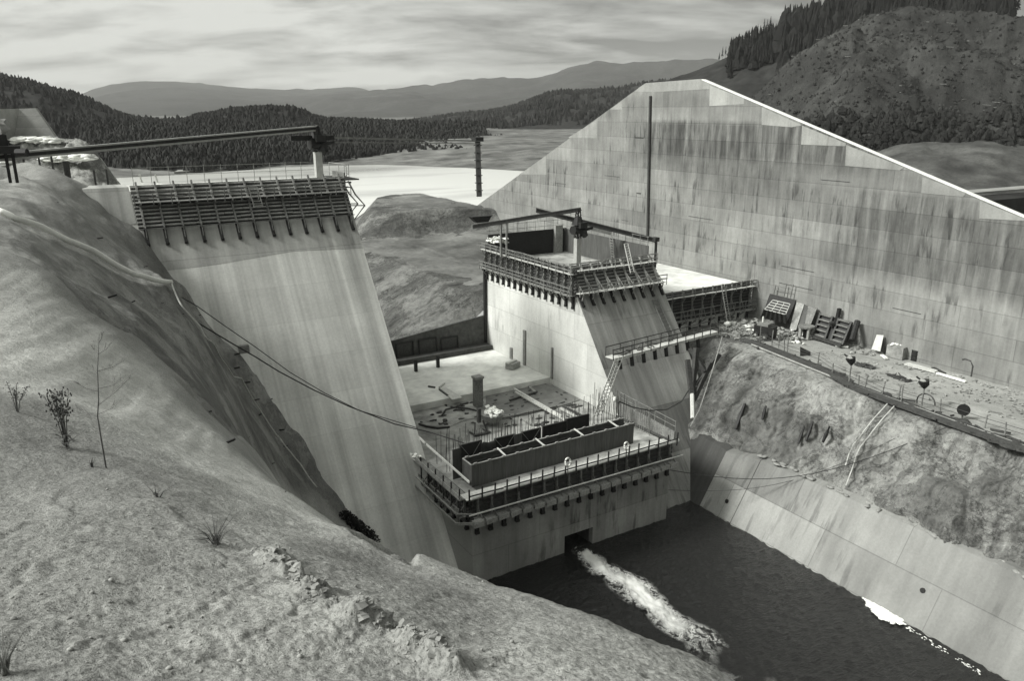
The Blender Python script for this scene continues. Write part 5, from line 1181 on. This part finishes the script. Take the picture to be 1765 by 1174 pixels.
o = m_.build('rubble_pile', 'debris_mid'); tag(o, 'tangled pile of rubble and sticks where the footbridge lands', 'heap')
slab('notice_board', 'dark square board standing on edge at the bench rim', [at_y(1379, 618, 56.2), at_y(1397, 626, 55.6), at_y(1397, 607, 55.6), at_y(1379, 598, 56.2)], (.1, .06, 0), 'dark_steel', 'board')
# fence stakes, cables and lamps along the rim
st0 = MB().bar((0, 0, -.3), (0, 0, 1), .09, .09).build('fence_stake', 'timber'); k = 0
for px_, py_, h in [(1310,588,28),(1330,596,30),(1342,600,30),(1352,606,26),(1357,608,36),(1410,626,22),(1434,645,22),(1491,668,26),(1519,684,30),(1548,690,30),(1553,694,34),(1620,710,26),(1697,738,28),(1732,752,28),(1480,664,20)]:
    P = on_bench(px_, py_); P = V(P.x, P.y, 12.9); wd_ = (P-CAM).dot(FW); o = st0 if k == 0 else st0.copy()
    if k: COL.objects.link(o)
    k += 1; o.location = P; o.scale = (1, 1, h*wd_/F); o.rotation_euler = (random.gauss(0, .05), random.gauss(0, .05), 0); tag(o, 'plain thin stake in the uneven row along the bench rim', 'stake', 'stakes along the bench rim')
t = thing('rim_cable', 'sagging wire strung on the stakes along the bench rim', 'wire', on_bench(1500, 680)); m_ = MB()
for off in (.55, .95):
    pts = [on_bench(x, y)+V(0, 0, off-.1*math.sin(i*1.9)) for i, (x, y) in enumerate([(1310,588),(1357,608),(1410,628),(1434,645),(1491,668),(1519,684),(1553,694),(1620,712),(1697,738),(1765,762)])]; m_.tube(pts, .025, 4)
m_.build('wire_run', 'dark_steel', t)
m_ = MB()
for i in range(260):
    f_ = random.random(); px_ = 1285+f_*560; py_ = float(np.interp(px_, [q[0] for q in [(1282,0),(1320,0),(1365,0),(1420,0),(1470,0),(1530,0),(1600,0),(1680,0),(1765,0),(1900,0)]], [586,600,618,640,668,690,716,745,775,822])); P = on_bench(px_, py_)+V(random.gauss(.3, .45), random.gauss(0, .3), .05)
    if random.random() < .4: m_.bar(P+V(0, 0, .1), P+V(random.uniform(-.3, .5), random.uniform(-1.6, 1.6), .15), .14)
    else: m_.lump(P, (random.uniform(.1, .5), random.uniform(.15, .7), random.uniform(.05, .18)), .4, i)
stuff(m_.build('rim_litter', 'dark_timber'))
t = thing('kerb_timber', 'long dark timber kerb with pipes lying along the bench rim', 'kerb', on_bench(1500, 690)); m_ = MB()
kp = [(1282,586),(1320,600),(1365,618),(1420,640),(1470,668),(1530,690),(1600,716),(1680,745),(1765,775),(1900,822)]
for (a_, b_) in zip(kp[:-1], kp[1:]): m_.bar(on_bench(*a_)+V(-.2, 0, .1), on_bench(*b_)+V(-.2, 0, .1), .75, .35)
m_.build('kerb_beam', 'dark_timber', t)
m_ = MB()
for (a_, b_) in zip(kp[:-1], kp[1:]): m_.bar(on_bench(*a_)+V(.7, 0, .05), on_bench(*b_)+V(.7, 0, .05), .22, .25)
m_.build('inner_beam', 'dark_steel', t)
m_ = MB(); m_.tube([slope_pt(y, .985)+V(-.15, 0, .2) for y in np.linspace(62, 20, 22)], .12, 5); m_.build('rim_pipe', 'pale_timber', t)
for px_, py_, ph, lb in ((1463, 662, 92/1.0, 'dark scoop-shaped floodlight on a post, nearer the ribbed form'), (1588, 702, 40, 'dark scoop-shaped floodlight on a post beside the wire hoop')):
    P = on_bench(px_, py_); wd_ = (P-CAM).dot(FW); h = (36 if px_ < 1500 else 36)*wd_/F; t = thing('floodlight', lb, 'lamp', P)
    MB().bar(P-V(0, 0, .2), P+V(0, 0, h), .1).build('lamp_post', 'timber', t)
    c = P+V(0, 0, h); m_ = MB(); m_.tube([c-V(0, 0, .1), c+V(0, 0, .25), c+V(-.1, .1, .65)], [.12, .4, .5], 9); m_.build('lamp_hood', 'black_steel', t); m_ = MB(); m_.tube([c+V(-.1, .1, .64), c+V(-.1, .1, .7)], .36, 9); m_.build('lamp_glass', 'pale_steel', t)
    m_ = MB(); m_.bar(c+V(0, 0, .4), c+V(-.1, .85, .85), .16, .1); m_.build('bracket_arm', 'black_steel', t)
P = on_bench(1597, 704); t = thing('wire_hoop', 'standing wire hoop beside the right-hand floodlight', 'hoop', P)
MB().tube([P+V(.1, .9*math.cos(k*.31-.3)+.2, .9*math.sin(k*.31-.3)+.45) for k in range(12)], .07, 5).build('hoop_rod', 'dark_steel', t)
P = on_bench(1658, 722); t = thing('disc_sign', 'round black disc mounted on a post at the bench rim', 'sign', P); wd_ = (P-CAM).dot(FW)
c = V(P.x, P.y, P.z+17*wd_/F); MB().bar(P, c+V(0, 0, .6), .12).build('sign_post', 'timber', t); MB().tube([c+V(-.06, -.05, 0), c+V(-.14, -.09, 0)], .55, 16).build('disc', 'black_steel', t)
# slots, hoses and anchors on the gunite
for i, (a_, b_, wd, lb) in enumerate([((1268,740),(1284,696),.5,'longest dark drain slot, leftmost on the rough slope'), ((1314,724),(1320,700),.35,'short faint drain slot second from the left on the slope'), ((1376,765),(1386,735),.3,'left one of the close pair of drain slots'), ((1389,760),(1401,727),.35,'right one of the close pair of drain slots'), ((1418,763),(1430,735),.4,'dark curved drain slot right of the close pair')]):
    A = on_right(*a_); B = on_right(*b_); lf_ = (CAM-A).normalized()*.18; o = MB().tube([A+lf_, A.lerp(B, .5)+lf_*1.2, B+lf_], [wd*.35, wd*.55, wd*.3], 6).build('drain_slot', 'black_steel'); tag(o, lb, 'drain')
for off, lb, k in ((0, 'pale hose down the rough slope, left of the pair', 0), (12, 'pale hose down the rough slope, right of the pair', 1)):
    pts = [on_right(x+off, y+(4 if k else 0))+V(-.1, 0, .12) for x, y in [(1530,698),(1508,722),(1490,745),(1472,768),(1464,785),(1458,805),(1447,835)]]
    if not k: pts = pts[:6]
    o = MB().tube(pts, .06, 5).build('hose', 'light_timber'); tag(o, lb, 'hose')
m_ = MB(); 
a = at_w(1245, 580, 83); b = at_w(1190, 735, 78)
m_.tube([a, a.lerp(b, .3)+V(0, 0, -.8), a.lerp(b, .7)+V(0, 0, -1.2), b], .05, 5); o = m_.build('rope', 'pale_timber'); tag(o, 'slack rope from the footbridge landing down to the pier toe', 'rope')
m_ = MB(); pts = [at_w(x, y, wd) for x, y, wd in [(1066,692,73),(1090,702,74),(1120,708,75.5),(1150,706,77),(1175,692,79),(1190,668,81)]]; m_.tube(pts, .06, 5); o = m_.build('hose', 'dark_steel'); tag(o, 'thin hose drooping across the foot of the pier slope', 'hose')
# cables across the river
def cable(label, pts, r=.06, mat='black_steel', sag=0):
    m_ = MB(); m_.tube(pts, r, 5); o = m_.build('cable', mat); tag(o, label, 'cable')
A = V(51.5, 53.4, 5.4); B = on_bench(1640, 733); cable('upper drooping cable from the low block to the bench rim', [A.lerp(B, k/16)+V(0, 0, -2.8*math.sin(math.pi*k/16)) for k in range(17)], .036)
B = on_bench(1607, 722); A = V(51.5, 53.4, 3.2); cable('fainter lower cable from the low block to the bench rim', [A.lerp(B, k/16)+V(0, 0, -2.6*math.sin(math.pi*k/16)) for k in range(17)], .025, 'dark_steel')
cp = [(0,374,41),(90,415,46),(160,452,49),(235,495,51),(285,522,53.5),(340,556,55.5),(400,592,57),(440,615,58),(480,640,58.8),(540,672,59.8),(600,700,60.6),(680,731,61.4),(740,745,61.8),(800,764,61)]
cable('heavy black power cable swooping from the sand bank to the low deck', [at_w(*c) for c in cp], .048)
cable('thin second cable above the heavy one over the left dam face', [at_w(x, y, wd+.3) for x, y, wd in [(300,505,54),(340,528,56),(385,560,57.5),(440,598,58.6),(500,642,59.5),(560,678,60.3),(620,708,61),(720,738,62)]], .035, 'dark_steel')
# white pipe on the left bank
def drape(pts, r, name, mat, label, cat, lift=.1):
    P_ = [on_bank(x, y) for x, y in pts]; Q_ = []
    for a_, b_ in zip(P_[:-1], P_[1:]):
        for k in range(4):
            p_ = a_.lerp(b_, k/4); Q_.append(V(p_.x, p_.y, max(bank_z(p_.x+dx_, p_.y+dy_) for dx_ in (-.3, 0, .3) for dy_ in (-.6, 0, .6))+lift))
    Q_.append(P_[-1]+V(0, 0, lift)); zz_ = np.array([q.z for q in Q_]); zs_ = np.convolve(np.pad(zz_, 5, 'edge'), np.ones(11)/11, 'valid')
    Q_ = [V(q.x, q.y, max(float(z_), q.z-lift*.9)) for q, z_ in zip(Q_, zs_)]; o = MB().tube(Q_, r, 6).build(name, mat, None, True); tag(o, label, cat)
drape([(0,376),(30,388),(75,408),(120,430),(165,452),(200,475),(235,490),(265,496),(297,505)], .17, 'supply_pipe', 'white_paint', 'long white pipe snaking over the upper left sand bank', 'pipe', .26)
drape([(298,506),(305,525),(315,545),(335,570),(360,610),(385,645),(420,690),(455,735),(485,775),(520,818),(548,860)], .055, 'hose', 'light_timber', 'thin pale hose dropping from the white pipe down the rocky cut', 'hose', .12)
drape([(0,290),(12,286),(25,283)], .15, 'supply_pipe', 'white_paint', 'short end of white pipe at the top left skyline', 'pipe')
# rock anchors
an0 = MB().bar((0, 0, 0), (1, 0, .08), .12, .10).build('rock_anchor', 'black_steel'); k = 0
for px_, py_, L in [(170,412,.9),(190,514,1.4),(228,523,.8),(280,524,.5),(188,420,.3),(275,441,.5),(282,455,.5),(315,543,.5),(343,544,.5),(352,510,.6),(250,461,.6),(318,573,.5),(405,612,.9),(404,636,1.0),(422,660,1.0),(440,690,.8),(360,712,.9),(395,765,1.6),(465,690,.6),(445,718,.8),(482,742,.9),(490,770,.7),(470,800,.5),(495,850,.6),(430,755,.3),(100,350,.4),(65,365,.4),(330,820,.3),(455,860,.3),(375,745,.3)]:
    P = on_bank(px_, py_); L = L*11*(P-CAM).dot(FW)/F; o = an0 if k == 0 else an0.copy()
    if k: COL.objects.link(o)
    k += 1; o.location = P+V(-.1, -.05, .05); o.scale = (L, L*2, L*2); o.rotation_euler = (0, random.gauss(0, .1), random.uniform(-.6, .1)); tag(o, 'short dark steel bar jutting out of the sandy left bank', 'anchor', 'rock anchors in the left bank')
for P, lb in ((on_bank(415, 612), 'dark box form at the foot of the left cut by the dam face'),):
    o = MB().box(P+V(.3, .3, .2), (.9, 1.0, 1.3)).build('edge_box', 'grey_steel'); tag(o, lb, 'box')
# shrub tuft where sand meets the dam face
def leaf_clump(c, r, n_, mat, sz, seed=1):
    rr_ = random.Random(seed); mb = MB()
    for i in range(n_):
        while True:
            v = V(rr_.uniform(-1, 1), rr_.uniform(-1, 1), rr_.uniform(0, 1))
            if v.length < 1: break
        p_ = Vector(c)+V(v.x*r[0], v.y*r[1], v.z*r[2]); a_ = V(rr_.uniform(-1, 1), rr_.uniform(-1, 1), rr_.uniform(-1, 1)).normalized(); b_ = a_.orthogonal().normalized(); s_ = sz*rr_.uniform(.5, 1.3)
        mb.add([p_-a_*s_, p_+b_*s_*.5, p_+a_*s_, p_-b_*s_*.5], [(0, 1, 2, 3)])
    return mb
t = thing('low_shrub', 'dark low shrub growing where the sand meets the dam face', 'shrub', at_pl(620, 905, SLN, 56.0))
mb = MB()
for i, (px_, py_) in enumerate([(592,882),(602,888),(612,897),(622,905),(632,914),(640,923)]):
    m_ = leaf_clump(at_pl(px_, py_+10, SLN, 55.7), (.8, .8, .5), 150, 'needles', .16, i); mb.v, mb.f = mb.v+m_.v, mb.f+[tuple(x+len(mb.v) for x in f_) for f_ in m_.f]
mb.build('foliage', 'far_foliage', t); P = at_pl(620, 910, SLN, 55.6); MB().tube([P-V(0, 0, .8), P+V(0, 0, .5)], .05, 5).build('stem', 'bark', t)

# ------------------------------------------------------------------ near plants
def weed(name, label, base, H, ns, spread, seed, heads=True, leaf=0, r0=.006, mt_='dry_stem'):
    rr_ = random.Random(seed); base = Vector(base); t = thing(name, label, 'plant', base); st = MB(); hd = MB(); lf_ = MB()
    for i in range(ns):
        a_ = rr_.uniform(0, 6.28); h = H*rr_.uniform(.65, 1); top_ = base+V(math.cos(a_)*spread*rr_.uniform(.2, 1), math.sin(a_)*spread*rr_.uniform(.2, 1), h)
        mid_ = base.lerp(top_, .5)+V(rr_.uniform(-.03, .03), rr_.uniform(-.03, .03), 0)-(top_-base)*V(1, 1, 0).length*0; mid_.x = base.x+(top_.x-base.x)*.35; mid_.y = base.y+(top_.y-base.y)*.35
        st.tube([base-V(0, 0, .05), mid_, top_], [r0, r0*.8, r0*.4], 4)
        for k in range(16 if heads else 5):
            f_ = rr_.uniform(.55, 1.0); p_ = mid_.lerp(top_, max(0, f_*2-1)) if f_ > .5 else base.lerp(mid_, f_*2); q_ = p_+V(rr_.gauss(0, .05), rr_.gauss(0, .05), rr_.uniform(.0, .07))*H
            st.tube([p_, q_], [r0*.4, r0*.25], 3)
            if heads: hd.lump(q_, (.010*H, .010*H, .018*H), .4, k+i*7)
    for k in range(leaf):
        a_ = rr_.uniform(0, 6.28); L = H*rr_.uniform(.12, .3); p_ = base+V(0, 0, rr_.uniform(0, .25)*H); dv = V(math.cos(a_), math.sin(a_), rr_.uniform(-.2, .5)); s_ = dv.cross(V(0, 0, 1)).normalized()*L*.06
        lf_.add([p_, p_+dv*L*.5+s_+V(0, 0, .03), p_+dv*L, p_+dv*L*.5-s_+V(0, 0, .03)], [(0, 1, 2, 3)])
    st.build('stem', mt_, t)
    if heads: hd.build('seed_head', 'dry_stem', t)
    if leaf: lf_.build('leaf', mt_, t)
    return t
P = on_bank(116, 774); weed('dry_weed', 'tall dry weed with dark seed heads on the sandy brow at left', P, 118*(P-CAM).dot(FW)/F, 9, .17, 3, True, 46)
P = on_bank(30, 712); weed('dry_weed', 'sparse twiggy weed at the far left edge of the sand', P, 55*(P-CAM).dot(FW)/F, 7, .25, 4, True, 6)
P = on_bank(372, 938); weed('dry_weed', 'low dark tuft of dead weed beside the crusted lip', P, 45*(P-CAM).dot(FW)/F, 26, .30, 5, False, 60, .0028)
P = on_bank(158, 806); weed('dry_weed', 'tiny dark tuft at the foot of the bare sapling', P, 18*(P-CAM).dot(FW)/F, 8, .08, 6, False, 40, .004)
P = on_bank(270, 858); weed('dry_weed', 'small scrubby weed lying in a crack of the sand', P, 24*(P-CAM).dot(FW)/F, 9, .25, 8, False, 40, .004)
P = on_bank(8, 1165); weed('grass_tuft', 'pale dead grass tuft in the bottom left corner', P, 80*(P-CAM).dot(FW)/F, 26, .12, 9, False, 60, .003, 'pale_timber')
P = on_bank(183, 807); wd_ = (P-CAM).dot(FW); t = thing('bare_sapling', 'thin bare sapling rising alone from the sandy brow', 'sapling', P)
def offp(px_, py_): return at_w(px_, py_, wd_)
m_ = MB(); m_.tube([P-V(0, 0, .05), offp(174, 755), offp(168, 718), offp(170, 690), offp(169, 665), offp(168, 640), offp(170, 600), offp(171, 575)], [.010, .009, .008, .007, .006, .005, .003, .002], 5); m_.build('trunk', 'twig', t)
m_ = MB(); rr_ = random.Random(2)
for a_, b_ in [((167,718),(120,705)), ((168,715),(220,690)), ((169,675),(135,660)), ((169,670),(215,655)), ((169,645),(145,630)), ((169,640),(205,622)), ((170,610),(150,595)), ((170,610),(195,590)), ((171,590),(180,572)), ((168,700),(225,650))]:
    A = offp(*a_); B = offp(*b_)+FW*rr_.uniform(-.15, .15); c = A.lerp(B, .55)+V(0, 0, -.02); m_.tube([A, c, B], [.0035, .0028, .0012], 4)
    for k in range(5): p_ = A.lerp(B, rr_.uniform(.4, .95)); m_.tube([p_, p_+(B-A)*.18+V(rr_.gauss(0, .03), rr_.gauss(0, .03), rr_.uniform(.01, .08))], [.0018, .0009], 3)
m_.build('branch', 'twig', t)

# ------------------------------------------------------------------ fence on the cofferdam
fp0 = MB().bar((0, 0, -.2), (0, 0, 1.5), .09, .09).build('fence_post', 'dark_timber'); k = 0
for px_ in range(700, 833, 10):
    py_ = 447+(px_-700)*.30; P = at_z(px_, py_+14, 16.35); o = fp0 if k == 0 else fp0.copy()
    if k: COL.objects.link(o)
    k += 1; o.location = (P.x, P.y, knoll_z(P.x, P.y)); tag(o, 'thin post in the fence line along the rim of the cofferdam track', 'fence post', 'fence posts on the cofferdam')
t = thing('timber_fence', 'row of tall dark timbers standing before the far left mound', 'fence', at_w(80, 290, 92))
for px_, py_, h in [(42,285,22),(70,292,28),(93,300,32),(118,312,34),(122,312,30),(165,318,24),(187,322,30)]:
    P = at_w(px_, py_, 92); MB().bar(P-V(0, 0, 4), P+V(0, 0, h*92/F), .22 if px_ not in (118,) else .6, .2).build('timber_post', 'dark_timber', t)

# ------------------------------------------------------------------ foam in the tail water
nu, nv = 60, 160; us = np.linspace(-1, 1, nu); vs_ = np.linspace(0, 1, nv); U, Vv = np.meshgrid(us, vs_)
FPX = [at_z(x, y, 0) for x, y in [(1005,952),(1040,985),(1080,1010),(1130,1050),(1180,1092),(1225,1135),(1250,1165)]]
yl = 53.4-23*Vv; half = 1.15+1.45*Vv**.8; cxl = np.interp(-yl, [-p.y for p in FPX], [p.x for p in FPX])
FX = cxl+U*half*1.5+.25*fbm(U*2, Vv*9, 3, 200); FY = yl
amp = np.exp(-(U/.62)**2)*np.clip(1.4-Vv*.95, 0, 1)*np.clip(.9+Vv*4, 0, 1)
hole = np.exp(-((Vv-.02)/.03)**2)*np.exp(-((U-.05)/.4)**2)*np.clip(U*0+1, 0, 1)
FZ = .03+amp*(.16+.28*np.abs(fbm(FX*1.1, FY*.8, 4, 210)))
att = np.clip(amp*1.05-hole*1.3, -.7, 1)+.4*fbm(FX*.5, FY*.35, 3, 215)-.42*(1-amp)
fo = mesh_np('river_foam', np.stack([FX, FY, FZ], -1).reshape(-1, 3), grid_faces(nv, nu)[:, ::-1], 'foam'); stuff(fo)
fa_ = fo.data.attributes.new('fo', 'FLOAT', 'POINT'); fa_.data.foreach_set('value', att.ravel().astype(np.float32))
m_ = MB(); pts = [(1490,1034),(1498,1031),(1508,1038),(1520,1043),(1532,1050),(1545,1060),(1556,1071),(1559,1077),(1545,1077),(1530,1073),(1515,1067),(1506,1056),(1497,1046)]
rp = [at_z(x, y, .03) for x, y in pts]; cen = sum(rp, V(0, 0, 0))/len(rp)
fine = []
for a_, b_ in zip(rp, rp[1:]+rp[:1]):
    for k in range(6): q_ = a_.lerp(b_, k/6); fine.append(cen+(q_-cen)*(1+random.uniform(-.13, .1)))
m_.prism(fine, (0, 0, .05))
for i in range(160):
    q_ = cen.lerp(random.choice(fine), random.random()**.5); m_.lump(q_+V(0, 0, .05), (random.uniform(.05, .18), random.uniform(.05, .3), random.uniform(.02, .07)), .4, i)
o = m_.build('foam_raft', 'white_plastic'); tag(o, 'white raft of floating foam beside the river wall', 'foam')
m_ = MB()
for i in range(60):
    px_ = random.uniform(1556, 1690); P = at_z(px_, 1078+(px_-1556)*.62+random.uniform(-4, 3), .03); m_.lump(P, (random.uniform(.015, .07), random.uniform(.03, .14), .02), .4, i)
stuff(m_.build('foam_flecks', 'white_plastic', None, True))

# ------------------------------------------------------------------ air over the valley
hz_ = MB().box((0, 3500, 290), (26000, 17000, 592)).build('haze', 'white_paint'); stuff(hz_)
hm = bpy.data.materials.new('valley_air'); hm.use_nodes = True; hn = hm.node_tree; hn.nodes.clear()
ho = hn.nodes.new('ShaderNodeOutputMaterial'); hv = hn.nodes.new('ShaderNodeVolumePrincipled'); hv.inputs['Color'].default_value = (.93, .94, .91, 1); hv.inputs['Density'].default_value = 7.0e-5
hn.links.new(hv.outputs[0], ho.inputs['Volume']); hz_.data.materials.clear(); hz_.data.materials.append(hm)
